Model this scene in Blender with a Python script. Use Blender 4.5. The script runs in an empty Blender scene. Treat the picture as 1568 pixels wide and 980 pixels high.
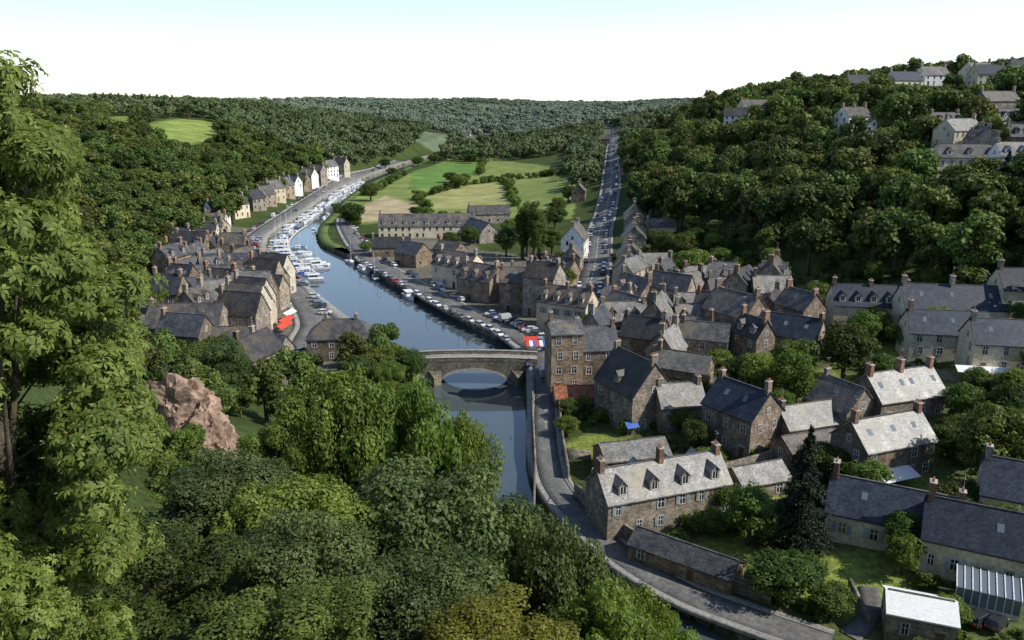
import bpy, math, numpy as np, random, time
from mathutils import Vector, noise as mnoise
T0=time.time()
rnd=random.Random(7); rng=np.random.default_rng(11)
scene=bpy.context.scene
COL=scene.collection
# ------------------------------------------------------------------ materials
def srgbless(c): return (c[0],c[1],c[2],1)
def nmat(name,c1,c2,scale=1.0,rough=0.85,rv=0.0,bump=0.0,kind=None,metal=0.0,spec=0.3,fine=6.0,patch=None,bscale=None,hv=0.0):
    m=bpy.data.materials.new(name); m.use_nodes=True; nt=m.node_tree; N=nt.nodes; Lk=nt.links
    b=N["Principled BSDF"]; b.inputs["Roughness"].default_value=rough; b.inputs["Metallic"].default_value=metal
    b.inputs["Specular IOR Level"].default_value=spec
    tc=N.new("ShaderNodeTexCoord"); oi=N.new("ShaderNodeObjectInfo")
    n1=N.new("ShaderNodeTexNoise"); n1.inputs["Scale"].default_value=scale; n1.inputs["Detail"].default_value=5
    Lk.new(tc.outputs["Object"],n1.inputs["Vector"])
    r1=N.new("ShaderNodeValToRGB"); r1.color_ramp.elements[0].position=.35; r1.color_ramp.elements[1].position=.65
    r1.color_ramp.elements[0].color=srgbless(c1); r1.color_ramp.elements[1].color=srgbless(c2)
    Lk.new(n1.outputs["Fac"],r1.inputs["Fac"]); out=r1.outputs["Color"]
    n2=N.new("ShaderNodeTexNoise"); n2.inputs["Scale"].default_value=scale*fine; n2.inputs["Detail"].default_value=4
    Lk.new(tc.outputs["Object"],n2.inputs["Vector"])
    mr=N.new("ShaderNodeMapRange"); mr.inputs[1].default_value=.3; mr.inputs[2].default_value=.7; mr.inputs[3].default_value=.68; mr.inputs[4].default_value=1.3
    Lk.new(n2.outputs["Fac"],mr.inputs[0])
    def mul(a,bv):
        x=N.new("ShaderNodeMix"); x.data_type='RGBA'; x.blend_type='MULTIPLY'; x.inputs[0].default_value=1
        Lk.new(a,x.inputs[6]); Lk.new(bv,x.inputs[7]); return x.outputs[2]
    out=mul(out,mr.outputs[0])
    bumpsrc=n2.outputs["Fac"]
    if kind in("wall","slate"):
        sx=N.new("ShaderNodeSeparateXYZ"); Lk.new(tc.outputs["Object"],sx.inputs[0])
        cx=N.new("ShaderNodeCombineXYZ")
        if kind=="wall":
            ad=N.new("ShaderNodeMath"); ad.operation='ADD'; Lk.new(sx.outputs[0],ad.inputs[0]); Lk.new(sx.outputs[1],ad.inputs[1])
            Lk.new(ad.outputs[0],cx.inputs[0]); Lk.new(sx.outputs[2],cx.inputs[1])
        else:
            Lk.new(sx.outputs[0],cx.inputs[0]); Lk.new(sx.outputs[1],cx.inputs[1])
        br=N.new("ShaderNodeTexBrick"); Lk.new(cx.outputs[0],br.inputs["Vector"])
        br.inputs["Color1"].default_value=(.62,.62,.62,1); br.inputs["Color2"].default_value=(1.35,1.32,1.25,1); br.inputs["Mortar"].default_value=(.8,.78,.75,1) if kind=="wall" else (.45,.45,.45,1)
        br.inputs["Scale"].default_value=bscale or (1.0 if kind=="wall" else 1.3); br.inputs["Mortar Size"].default_value=.02
        br.inputs["Brick Width"].default_value=.55; br.inputs["Row Height"].default_value=.28
        out=mul(out,br.outputs["Color"])
    if patch:
        n3=N.new("ShaderNodeTexNoise"); n3.inputs["Scale"].default_value=.35; n3.inputs["Detail"].default_value=6
        Lk.new(tc.outputs["Object"],n3.inputs["Vector"])
        r3=N.new("ShaderNodeValToRGB"); r3.color_ramp.elements[0].position=.5; r3.color_ramp.elements[1].position=.66
        r3.color_ramp.elements[0].color=(0,0,0,1); r3.color_ramp.elements[1].color=(.75,.75,.75,1)
        Lk.new(n3.outputs["Fac"],r3.inputs["Fac"])
        x=N.new("ShaderNodeMix"); x.data_type='RGBA'; Lk.new(r3.outputs["Color"],x.inputs[0]); Lk.new(out,x.inputs[6]); x.inputs[7].default_value=srgbless(patch); out=x.outputs[2]
    if rv>0:
        m2=N.new("ShaderNodeMapRange"); m2.inputs[3].default_value=1-rv; m2.inputs[4].default_value=1+rv
        Lk.new(oi.outputs["Random"],m2.inputs[0]); out=mul(out,m2.outputs[0])
    if hv>0:   # building to building warm/cool drift
        a=N.new("ShaderNodeMath"); a.operation='MULTIPLY'; a.inputs[1].default_value=13.7; Lk.new(oi.outputs["Random"],a.inputs[0])
        f=N.new("ShaderNodeMath"); f.operation='FRACT'; Lk.new(a.outputs[0],f.inputs[0])
        x=N.new("ShaderNodeMix"); x.data_type='RGBA'; Lk.new(f.outputs[0],x.inputs[0]); x.inputs[6].default_value=(1+hv*.7,1,1-hv*.7,1); x.inputs[7].default_value=(1-hv*.3,1,1+hv*.5,1)
        out=mul(out,x.outputs[2])
    Lk.new(out,b.inputs["Base Color"])
    if bump>0:
        bp=N.new("ShaderNodeBump"); bp.inputs["Strength"].default_value=bump; bp.inputs["Distance"].default_value=.1
        Lk.new(bumpsrc,bp.inputs["Height"]); Lk.new(bp.outputs[0],b.inputs["Normal"])
    return m
def leafmat(name,dark,light,scale=.35,trans=.35,rv=.25):
    m=bpy.data.materials.new(name); m.use_nodes=True; nt=m.node_tree; N=nt.nodes; Lk=nt.links
    for n in list(N): N.remove(n)
    o=N.new("ShaderNodeOutputMaterial"); tc=N.new("ShaderNodeTexCoord"); oi=N.new("ShaderNodeObjectInfo"); geo=N.new("ShaderNodeNewGeometry")
    n1=N.new("ShaderNodeTexNoise"); n1.inputs["Scale"].default_value=scale; n1.inputs["Detail"].default_value=3
    Lk.new(tc.outputs["Object"],n1.inputs["Vector"])
    ad=N.new("ShaderNodeMath"); ad.operation='MULTIPLY_ADD'; ad.inputs[1].default_value=.35; Lk.new(geo.outputs["Random Per Island"],ad.inputs[0])
    sb=N.new("ShaderNodeMath"); sb.operation='SUBTRACT'; sb.inputs[1].default_value=.17; Lk.new(n1.outputs["Fac"],sb.inputs[0]); Lk.new(sb.outputs[0],ad.inputs[2])
    r=N.new("ShaderNodeValToRGB"); r.color_ramp.elements[0].position=.3; r.color_ramp.elements[1].position=.75
    r.color_ramp.elements[0].color=srgbless(dark); r.color_ramp.elements[1].color=srgbless(light); Lk.new(ad.outputs[0],r.inputs[0])
    hs=N.new("ShaderNodeHueSaturation"); m1=N.new("ShaderNodeMapRange"); m1.inputs[3].default_value=1-rv*1.3; m1.inputs[4].default_value=1+rv*1.3; Lk.new(oi.outputs["Random"],m1.inputs[0]); Lk.new(m1.outputs[0],hs.inputs["Value"])
    mm=N.new("ShaderNodeMath"); mm.operation='MULTIPLY'; mm.inputs[1].default_value=7.13; Lk.new(oi.outputs["Random"],mm.inputs[0])
    fr=N.new("ShaderNodeMath"); fr.operation='FRACT'; Lk.new(mm.outputs[0],fr.inputs[0])
    m2=N.new("ShaderNodeMapRange"); m2.inputs[3].default_value=.5-rv*.11; m2.inputs[4].default_value=.5+rv*.09; Lk.new(fr.outputs[0],m2.inputs[0]); Lk.new(m2.outputs[0],hs.inputs["Hue"])
    Lk.new(r.outputs[0],hs.inputs["Color"])
    d=N.new("ShaderNodeBsdfPrincipled"); d.inputs["Roughness"].default_value=.55; d.inputs["Specular IOR Level"].default_value=.2
    Lk.new(hs.outputs[0],d.inputs["Base Color"])
    if trans>0:
        t=N.new("ShaderNodeBsdfTranslucent"); mx=N.new("ShaderNodeMixShader"); mx.inputs[0].default_value=trans
        g=N.new("ShaderNodeMix"); g.data_type='RGBA'; g.blend_type='MULTIPLY'; g.inputs[0].default_value=1; Lk.new(hs.outputs[0],g.inputs[6]); g.inputs[7].default_value=(1.4,1.45,.6,1)
        Lk.new(g.outputs[2],t.inputs["Color"]); Lk.new(d.outputs[0],mx.inputs[1]); Lk.new(t.outputs[0],mx.inputs[2]); Lk.new(mx.outputs[0],o.inputs[0])
    else: Lk.new(d.outputs[0],o.inputs[0])
    return m
M={}
M['stone']=nmat("rubble_stone",(.14,.113,.087),(.28,.232,.18),.5,.9,.3,.3,"wall",hv=.15)
M['stone2']=nmat("granite_stone",(.2,.172,.14),(.36,.315,.26),.5,.9,.2,.3,"wall",hv=.13)
M['cream']=nmat("cream_render",(.5,.44,.32),(.62,.56,.43),.4,.9,.18,.1,hv=.1)
M['white']=nmat("white_render",(.68,.67,.63),(.8,.79,.76),.3,.9,.08,.05)
M['brick']=nmat("red_brick",(.22,.12,.085),(.32,.19,.14),.6,.9,.2,.2,"wall",bscale=2)
M['slate']=nmat("slate_roof",(.037,.04,.05),(.075,.08,.092),.6,.55,.4,.2,"slate",spec=.4,hv=.1)
M['slate_old']=nmat("weathered_slate",(.12,.118,.118),(.24,.235,.228),.5,.5,.25,.25,"slate",spec=.5,patch=(.22,.19,.13))
M['slate_light']=nmat("pale_slate",(.2,.197,.19),(.36,.35,.335),.5,.5,.1,.25,"slate",spec=.5,patch=(.2,.185,.15))  # palest of the slate tones, with brownish patches
M['slate_blue']=nmat("blue_slate",(.022,.03,.048),(.038,.05,.074),.6,.5,.25,.15,"slate",spec=.35)
M['slate_mid']=nmat("grey_slate",(.055,.054,.058),(.12,.117,.115),.5,.55,.45,.2,"slate",spec=.4,patch=(.15,.12,.08),hv=.12)
M['tile']=nmat("red_tile",(.25,.09,.05),(.38,.15,.09),.8,.8,.15,.3,"slate")
M['trim']=nmat("granite_trim",(.33,.3,.26),(.46,.43,.38),1,.85,.1)
M['frame']=nmat("white_paint",(.7,.7,.68),(.8,.8,.78),1,.5)
M['shut']=nmat("shutter_paint",(.2,.25,.28),(.35,.4,.42),.2,.6,.6)
M['door']=nmat("door_wood",(.08,.05,.03),(.14,.08,.05),2,.6,.5)
M['pot']=nmat("terracotta",(.35,.15,.08),(.45,.2,.12),3,.8)
def glassmat(name,c,rough=.08):
    m=bpy.data.materials.new(name); m.use_nodes=True; b=m.node_tree.nodes["Principled BSDF"]
    b.inputs["Base Color"].default_value=srgbless(c); b.inputs["Roughness"].default_value=rough; b.inputs["Specular IOR Level"].default_value=.7; return m
M['glass']=glassmat("window_glass",(.02,.025,.03))
M['skyl']=glassmat("skylight_glass",(.14,.17,.2),.1)
M['asph']=nmat("asphalt",(.11,.107,.103),(.165,.16,.153),.25,.9,0,.1)
M['pave']=nmat("paving",(.22,.207,.19),(.3,.285,.26),.3,.9,0,.1)
M['kerb']=nmat("kerb_stone",(.3,.29,.27),(.36,.35,.32),.6,.85)
M['line']=nmat("road_paint",(.7,.7,.68),(.8,.8,.78),2,.7)
M['quay']=nmat("quay_stone",(.135,.12,.1),(.25,.225,.18),.3,.9,0,.3,"wall")
M['bankgrass']=nmat("bank_grass",(.06,.095,.02),(.13,.17,.045),.3,.95,0,.3)
M['metal']=nmat("grey_metal",(.18,.19,.2),(.24,.25,.26),2,.4,metal=.6)
M['bark']=nmat("bark",(.05,.04,.03),(.11,.09,.065),2,.95,0,.5)
M['rock']=nmat("cliff_rock",(.15,.1,.075),(.38,.27,.2),.45,.95,0,.9)
M['rubber']=nmat("rubber",(.02,.02,.02),(.03,.03,.03),2,.8)
M['hull']=nmat("boat_gelcoat",(.72,.73,.74),(.82,.82,.82),.5,.25,.1)
M['hullb']=nmat("boat_blue_hull",(.03,.06,.16),(.04,.08,.2),.5,.25,.15)
M['teak']=nmat("boat_deck",(.5,.47,.42),(.62,.6,.55),2,.6)
M['cover']=nmat("boat_cover",(.03,.07,.2),(.05,.1,.28),2,.8,.3)
M['red']=nmat("red_canvas",(.55,.05,.03),(.65,.08,.05),2,.8)
M['canvasb']=nmat("blue_canvas",(.05,.12,.4),(.08,.16,.5),2,.8)
M['canvasw']=nmat("white_canvas",(.75,.75,.73),(.82,.82,.8),2,.8)
m=bpy.data.materials.new("car_paint"); m.use_nodes=True; nt=m.node_tree; b=nt.nodes["Principled BSDF"]
oi=nt.nodes.new("ShaderNodeObjectInfo"); cr=nt.nodes.new("ShaderNodeValToRGB"); cr.color_ramp.interpolation='CONSTANT'
pal=[(.6,.6,.6),(.3,.31,.32),(.03,.03,.035),(.7,.7,.68),(.12,.13,.14),(.35,.03,.03),(.05,.09,.25),(.42,.43,.44),(.02,.05,.06),(.55,.55,.52)]
e=cr.color_ramp.elements
e[0].position=0; e[0].color=srgbless(pal[0]); e[1].position=.1; e[1].color=srgbless(pal[1])
for i in range(2,10):
    q=e.new(i/10); q.color=srgbless(pal[i])
nt.links.new(oi.outputs["Random"],cr.inputs[0]); nt.links.new(cr.outputs[0],b.inputs["Base Color"]); b.inputs["Roughness"].default_value=.3; b.inputs["Coat Weight"].default_value=.5
M['paint']=m
M['lf_forest']=leafmat("forest_leaves",(.05,.076,.016),(.15,.19,.045),.25,.22,.34)
M['lf_hazy']=leafmat("hazed_valley_leaves",(.07,.1,.04),(.155,.195,.075),.25,0,.26)  # some air haze put into the leaf colour: paler, bluer green
M['lf_far']=leafmat("hazed_distant_leaves",(.14,.18,.125),(.21,.255,.175),.2,0,.16)  # distance haze painted into these leaves, stronger than in the valley trees
M['lf_mid']=leafmat("garden_leaves",(.045,.075,.015),(.135,.185,.04),.4,.3,.32)
M['lf_bright']=leafmat("bright_leaves",(.075,.12,.02),(.2,.27,.055),.35,.35,.15)
M['lf_dark']=leafmat("dark_leaves",(.042,.066,.02),(.13,.17,.055),.3,.25,.14)
M['lf_yel']=leafmat("yellowing_leaves",(.11,.12,.015),(.28,.27,.05),.3,.35,.1)
M['lf_ches']=leafmat("chestnut_leaves",(.085,.125,.022),(.24,.29,.07),.5,.35,.05)
M['catkin']=leafmat("chestnut_catkins",(.32,.3,.1),(.48,.44,.18),.6,.35,.05)
M['needle']=leafmat("conifer_needles",(.008,.016,.01),(.022,.04,.018),.5,0,.2)
m=bpy.data.materials.new("ground"); m.use_nodes=True; nt=m.node_tree; b=nt.nodes["Principled BSDF"]; b.inputs["Roughness"].default_value=.95; b.inputs["Specular IOR Level"].default_value=.1
at=nt.nodes.new("ShaderNodeAttribute"); at.attribute_name="zone"; tc=nt.nodes.new("ShaderNodeTexCoord")
def addnoise(sc,lo,hi,prev):
    n=nt.nodes.new("ShaderNodeTexNoise"); n.inputs["Scale"].default_value=sc; n.inputs["Detail"].default_value=6; nt.links.new(tc.outputs["Object"],n.inputs["Vector"])
    r=nt.nodes.new("ShaderNodeMapRange"); r.inputs[1].default_value=.3; r.inputs[2].default_value=.7; r.inputs[3].default_value=lo; r.inputs[4].default_value=hi; nt.links.new(n.outputs["Fac"],r.inputs[0])
    x=nt.nodes.new("ShaderNodeMix"); x.data_type='RGBA'; x.blend_type='MULTIPLY'; x.inputs[0].default_value=1; nt.links.new(prev,x.inputs[6]); nt.links.new(r.outputs[0],x.inputs[7]); return x.outputs[2],n
o1,_=addnoise(.07,.75,1.25,at.outputs["Color"]); o2,nn=addnoise(1.3,.6,1.4,o1); nt.links.new(o2,b.inputs["Base Color"])
bp=nt.nodes.new("ShaderNodeBump"); bp.inputs["Strength"].default_value=.6; bp.inputs["Distance"].default_value=.3; nt.links.new(nn.outputs["Fac"],bp.inputs["Height"]); nt.links.new(bp.outputs[0],b.inputs["Normal"])
M['ground']=m
m=bpy.data.materials.new("river_water"); m.use_nodes=True; nt=m.node_tree; b=nt.nodes["Principled BSDF"]
b.inputs["Base Color"].default_value=(.065,.085,.095,1); b.inputs["Roughness"].default_value=.05; b.inputs["IOR"].default_value=1.55; b.inputs["Specular IOR Level"].default_value=.9
tc=nt.nodes.new("ShaderNodeTexCoord"); n=nt.nodes.new("ShaderNodeTexNoise"); n.inputs["Scale"].default_value=.5; n.inputs["Detail"].default_value=4
nt.links.new(tc.outputs["Object"],n.inputs["Vector"]); bp=nt.nodes.new("ShaderNodeBump"); bp.inputs["Strength"].default_value=.09; bp.inputs["Distance"].default_value=.15
nt.links.new(n.outputs["Fac"],bp.inputs["Height"]); nt.links.new(bp.outputs[0],b.inputs["Normal"]); M['water']=m
# ------------------------------------------------------------------ terrain
CAMZ=65.0; P=math.radians(15.65); F=1196.0; sp,cp=math.sin(P),math.cos(P)
CP=np.array([(0,0,60),(-20,15,47),(0,20,44),(-20,40,33),(0,60,18),(-34,65,30),(-42,94,25),(-49,130,11),(-70,130,17),(-90,120,30),(-30,130,6),(-15,100,4),(-15,137,1.5),(-12,110,2),(5,80,3),(40,45,5),
(-60,60,45),(-100,60,58),(-150,150,50),(-60,0,62),(40,0,45),(30,25,22),(100,20,30),(-60,160,6),(-80,165,8),(0,-200,66),(-300,-100,66),(300,-100,66),
(10,130,2.5),(10,200,3),(-10,235,2.5),(-40,300,2.5),(-60,350,2.5),(-80,450,2),(-60,600,2),(-60,800,2),(0,800,3),(0,500,3),(0,640,2.5),(30,300,5),(30,240,4.5),(30,180,4),(40,130,4),(25,95,3),(50,80,4),(60,110,6),(60,160,7),(70,200,9),(60,260,8),(45,330,6),(56,430,8),(85,650,13),(114,900,20),(139,1100,27),
(86,243,13),(100,166,13),(118,175,19),(91,198,14),(85,119,9),(110,130,14),(150,120,26),(75,75,5),(110,80,12),(160,60,25),
(142,331,45),(190,337,50),(110,331,29),(110,290,28),(130,240,30),(170,240,38),(150,180,28),(200,180,40),(250,250,53),(280,440,71),(230,450,67),(156,450,56),(100,440,30),(133,600,48),(110,560,30),(180,700,55),(300,700,66),(160,900,34),(220,950,50),(190,1150,42),
(40,700,5),(60,900,11),(50,1050,13),(0,900,4),(-45,1250,2),(40,1250,20),(130,1350,34),
(-120,300,3),(-100,250,4),(-80,215,4),(-60,190,4),(-165,408,5),(-150,330,5),(-180,300,20),(-140,240,12),(-120,200,15),(-100,160,18),(-141,560,3),(-116,863,3),
(-225,508,28),(-280,700,48),(-150,560,6),(-175,560,14),(-220,620,34),(-150,760,12),(-190,800,32),(-250,900,50),(-130,1000,16),(-160,1200,36),(-400,700,55),(-400,400,50),(-300,400,40),(-230,330,28),(-300,200,50),(-500,1000,56),
(-100,1500,26),(0,1700,30),(200,1700,50),(-400,1600,54),(500,1500,60),(500,900,68),(400,500,72),(400,200,64),(0,2300,50),(0,3000,58),(1500,2000,57),(-1500,2000,54),(-1500,500,56),(1500,500,62),(0,5000,56),(3000,3000,54),(-3000,3000,54),(3000,0,60),(-3000,0,60)],float)
def rk(x,y):
    return np.sqrt((x[:,None]-CP[None,:,0])**2+(y[:,None]-CP[None,:,1])**2+18**2)
A=rk(CP[:,0],CP[:,1]); n=len(CP); AA=np.zeros((n+1,n+1)); AA[:n,:n]=A+np.eye(n)*-1.5; AA[:n,n]=1; AA[n,:n]=1
W=np.linalg.solve(AA,np.append(CP[:,2],0))
RB=[(60,60),(25,86),(9,108),(3,129),(3.2,155),(3.4,175),(4,203),(-8,216.5),(-29.4,254.7),(-47.6,286.6),(-65,321),(-76,338),(-90,362.7),(-99.9,401),(-104.6,447),(-108,489),(-113,540),(-114,652),(-103,795),(-88,950),(-35,1150),(-20,1300)]
LB=[(40,40),(2,82),(-12,110),(-17,137),(-20,160),(-23,180),(-32,197),(-42,215),(-54,236),(-69,264),(-84,292),(-104,331),(-115,362),(-120,395),(-121,430),(-124,483),(-128,540),(-130,641),(-117,819),(-101,955),(-55,1150),(-40,1300)]
def smooth(pts,n=6):
    p=[np.array(q,float) for q in pts]; out=[]
    for i in range(len(p)-1):
        p0=p[max(i-1,0)];p1=p[i];p2=p[i+1];p3=p[min(i+2,len(p)-1)]
        for k in range(n):
            t=k/n; out.append(.5*((2*p1)+(-p0+p2)*t+(2*p0-5*p1+4*p2-p3)*t*t+(-p0+3*p1-3*p2+p3)*t**3))
    out.append(p[-1]); return np.array(out)
RBs=smooth(RB,4); LBs=smooth(LB,4)
POLY=np.vstack([RBs,LBs[::-1]])
def segdist(x,y,pts):
    d=np.full(x.shape,1e9)
    for i in range(len(pts)-1):
        ax,ay=pts[i];bx,by=pts[i+1];dx,dy=bx-ax,by-ay
        t=np.clip(((x-ax)*dx+(y-ay)*dy)/(dx*dx+dy*dy+1e-9),0,1)
        d=np.minimum(d,np.hypot(x-ax-t*dx,y-ay-t*dy))
    return d
def inside(x,y,poly):
    c=np.zeros(x.shape,bool); n=len(poly); j=n-1
    for i in range(n):
        xi,yi=poly[i];xj,yj=poly[j]
        if yi!=yj: c^=((yi>y)!=(yj>y))&(x<(xj-xi)*(y-yi)/(yj-yi)+xi)
        j=i
    return c
def sst(a,b,x):
    t=np.clip((x-a)/(b-a),0,1); return t*t*(3-2*t)
def land(x,y,d=None):
    z=np.zeros(x.shape)
    for s in range(0,len(x),20000): z[s:s+20000]=rk(x[s:s+20000],y[s:s+20000])@W[:n]+W[n]
    if d is None: d=np.minimum(segdist(x,y,RBs),segdist(x,y,LBs))
    w=sst(6,28,d); z=np.maximum(z,1.6)*w+1.9*(1-w)
    z+=3.6*np.exp(-((x-10)**2/81+(y-178)**2/500))+3.2*np.exp(-((x+33)**2/81+(y-178)**2/250))
    z+=sst(1300,1700,y)*(6*np.sin(x*.0047+y*.0011+.6)+5*np.sin(x*.011-y*.004)+4*np.sin(y*.0052+1)-2)
    return z
def H(x,y):
    return float(land(np.array([float(x)]),np.array([float(y)]))[0])
TS=np.concatenate([np.arange(15,400,1.0),np.arange(400,1000,3.0),np.arange(1000,3500,15.0)])
def pixel_to_ground(u,v):  # u, v are image pixel coordinates; objects are placed from them
    """sight line from the viewpoint through an image pixel -> the spot where it meets the terrain"""
    dy=(490-v)/F; dx=(u-784)/F
    X=dx*TS; Y=(cp+dy*sp)*TS; Z=CAMZ+(-sp+dy*cp)*TS
    h=land(X,Y); k=np.nonzero(Z<h)[0]
    if len(k)==0: i=len(TS)-1; return X[i],Y[i]
    i=k[0]
    if i==0: return X[0],Y[0]
    a=(Z[i-1]-h[i-1]); b_=(h[i]-Z[i]); f=a/(a+b_+1e-9)
    return X[i-1]+(X[i]-X[i-1])*f, Y[i-1]+(Y[i]-Y[i-1])*f
def grow(a,b,s,g,mx=160):
    o=[a]
    while o[-1]<b: s=min(s*g,mx); o.append(o[-1]+s)
    return o
xs=sorted(set([-v for v in grow(140,4500,3,1.045)]+list(np.arange(-140,-20,2.5))+list(np.arange(-20,130,2.0))+grow(130,4500,3,1.045)))
ys=list(np.arange(-60,60,5.0))+list(np.arange(60,260,2.0))+list(np.arange(260,480,3.0))+grow(480,6500,3.5,1.025)
xs=np.array([-4600]+list(xs)); ys=np.array([-900,-400,-200,-120]+ys)
GX,GY=np.meshgrid(xs,ys); gx=GX.ravel(); gy=GY.ravel()
dd=np.minimum(segdist(gx,gy,RBs),segdist(gx,gy,LBs)); ins=inside(gx,gy,POLY)
gz=land(gx,gy,dd); gz[ins]=-2.5
def mesh_np(name,V,Fq,mats,mi=None,smooth_=False):
    me=bpy.data.meshes.new(name); V=np.asarray(V,np.float32); Fq=np.asarray(Fq,np.int32)
    me.vertices.add(len(V)); me.vertices.foreach_set("co",V.ravel())
    me.loops.add(Fq.size); me.loops.foreach_set("vertex_index",Fq.ravel())
    me.polygons.add(len(Fq)); me.polygons.foreach_set("loop_start",np.arange(0,Fq.size,4,dtype=np.int32))
    me.polygons.foreach_set("loop_total",np.full(len(Fq),4,np.int32))
    for q in mats: me.materials.append(q)
    if mi is not None: me.polygons.foreach_set("material_index",np.asarray(mi,np.int32))
    if smooth_: me.polygons.foreach_set("use_smooth",np.ones(len(Fq),bool))
    me.update(calc_edges=True); return me
def obj(name,data,loc=(0,0,0),rot=(0,0,0),scale=(1,1,1),parent=None):
    o=bpy.data.objects.new(name,data); o.location=loc; o.rotation_euler=rot; o.scale=scale
    if parent: o.parent=parent
    COL.objects.link(o); return o
nx,ny=len(xs),len(ys); idx=np.arange(nx*ny).reshape(ny,nx)
Fq=np.stack([idx[:-1,:-1],idx[:-1,1:],idx[1:,1:],idx[1:,:-1]],-1).reshape(-1,4)
me=mesh_np("ground",np.stack([gx,gy,gz],-1),Fq,[M['ground']],smooth_=True)
colr=np.tile(np.array([.05,.072,.02]),(len(gx),1))
def zone(mask,c,soft=1.0):
    colr[mask]=colr[mask]*(1-soft)+np.array(c)*soft
def zpoly(pix,c):
    zone(inside(gx,gy,np.array([pixel_to_ground(*p) for p in pix])),c)
zone((gx>15)&(gx<135)&(gy>70)&(gy<270),(.085,.105,.035))
for (a,b_,r) in [(20,215,40),(45,235,35),(0,262,35),(-25,300,38),(-88,235,52),(-115,310,42),(40,160,18),(-45,340,30),(20,300,25),(-140,380,22),(-60,185,28),(30,260,40)]:
    zone(np.hypot(gx-a,gy-b_)<r,(.16,.145,.12),.8)
zpoly([(545,345),(520,325),(545,300),(640,262),(690,240),(760,242),(840,255),(890,285),(875,335),(700,330)],(.18,.225,.065))
zpoly([(625,290),(632,262),(690,248),(735,250),(728,268),(665,288)],(.11,.2,.045))
zpoly([(655,320),(640,306),(690,288),(770,278),(788,300),(770,320)],(.29,.29,.11))
zpoly([(550,340),(553,316),(590,300),(650,318),(640,332)],(.36,.3,.18))
zpoly([(225,215),(230,188),(270,181),(330,188),(330,215),(285,222)],(.22,.28,.07))
zpoly([(160,200),(167,180),(203,178),(208,200)],(.18,.24,.06))
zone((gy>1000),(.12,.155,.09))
LAWN=[(918,682,7,5),(1285,888,9,6),(1105,845,5,4),(1460,582,12,6),(1430,752,7,4),(1262,582,6,6),(1340,545,6,5),(1230,455,6,6),(1160,770,4,4)]
for (u,v,a,b_) in LAWN:
    lx,ly=pixel_to_ground(u,v); zone(((gx-lx)/a)**2+((gy-ly)/b_)**2<1,(.2,.235,.055))
ca=me.color_attributes.new("zone",'FLOAT_COLOR','POINT'); ca.data.foreach_set("color",np.hstack([colr,np.ones((len(gx),1))]).astype(np.float32).ravel())
obj("ground",me)
def offs(pts,o):
    t=np.gradient(pts,axis=0); t/=np.linalg.norm(t,axis=1)[:,None]+1e-9
    return pts+np.stack([t[:,1],-t[:,0]],-1)*o
rp=offs(RBs,1.5); lp=offs(LBs,-1.5); k=len(rp)
V=[(x,y,0) for x,y in rp]+[(x,y,0) for x,y in lp]
Fw=[(i+k,i,i+1,i+1+k) for i in range(k-1)]
obj("river_water",mesh_np("river_water",V,Fw,[M['water']]))
def quay(name,pts,sgn,mats,capw=4.0,top=.14):
    o=offs(pts,sgn*capw); z=land(pts[:,0],pts[:,1])+top; z2=land(o[:,0],o[:,1])+top
    V=[];Fc=[]
    for i in range(len(pts)):
        V+=[(pts[i,0],pts[i,1],-3),(pts[i,0],pts[i,1],z[i]),(o[i,0],o[i,1],z2[i]),(o[i,0],o[i,1],z2[i]-1.5)]
    mi=[]
    for i in range(len(pts)-1):
        a=i*4;b_=a+4
        for q in range(3):
            f=(a+q,a+q+1,b_+q+1,b_+q); Fc.append(f if sgn<0 else f[::-1]); mi.append(1 if q==1 else 0)
    return obj(name,mesh_np(name,V,Fc,mats,mi))
iR=[i for i in range(len(RBs)) if RBs[i,1]<345]; iR2=[i for i in range(len(RBs)) if RBs[i,1]>=330]
quay("quay_wall",RBs[iR],1,[M['quay'],M['pave']]); quay("river_bank",RBs[iR2],1,[M['bankgrass'],M['bankgrass']],5)
iL=[i for i in range(len(LBs)) if LBs[i,1]>190]; iL2=[i for i in range(len(LBs)) if LBs[i,1]<=200]
quay("quay_wall",LBs[iL],-1,[M['quay'],M['pave']]); quay("river_bank",LBs[iL2],-1,[M['bankgrass'],M['bankgrass']],4)
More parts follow.
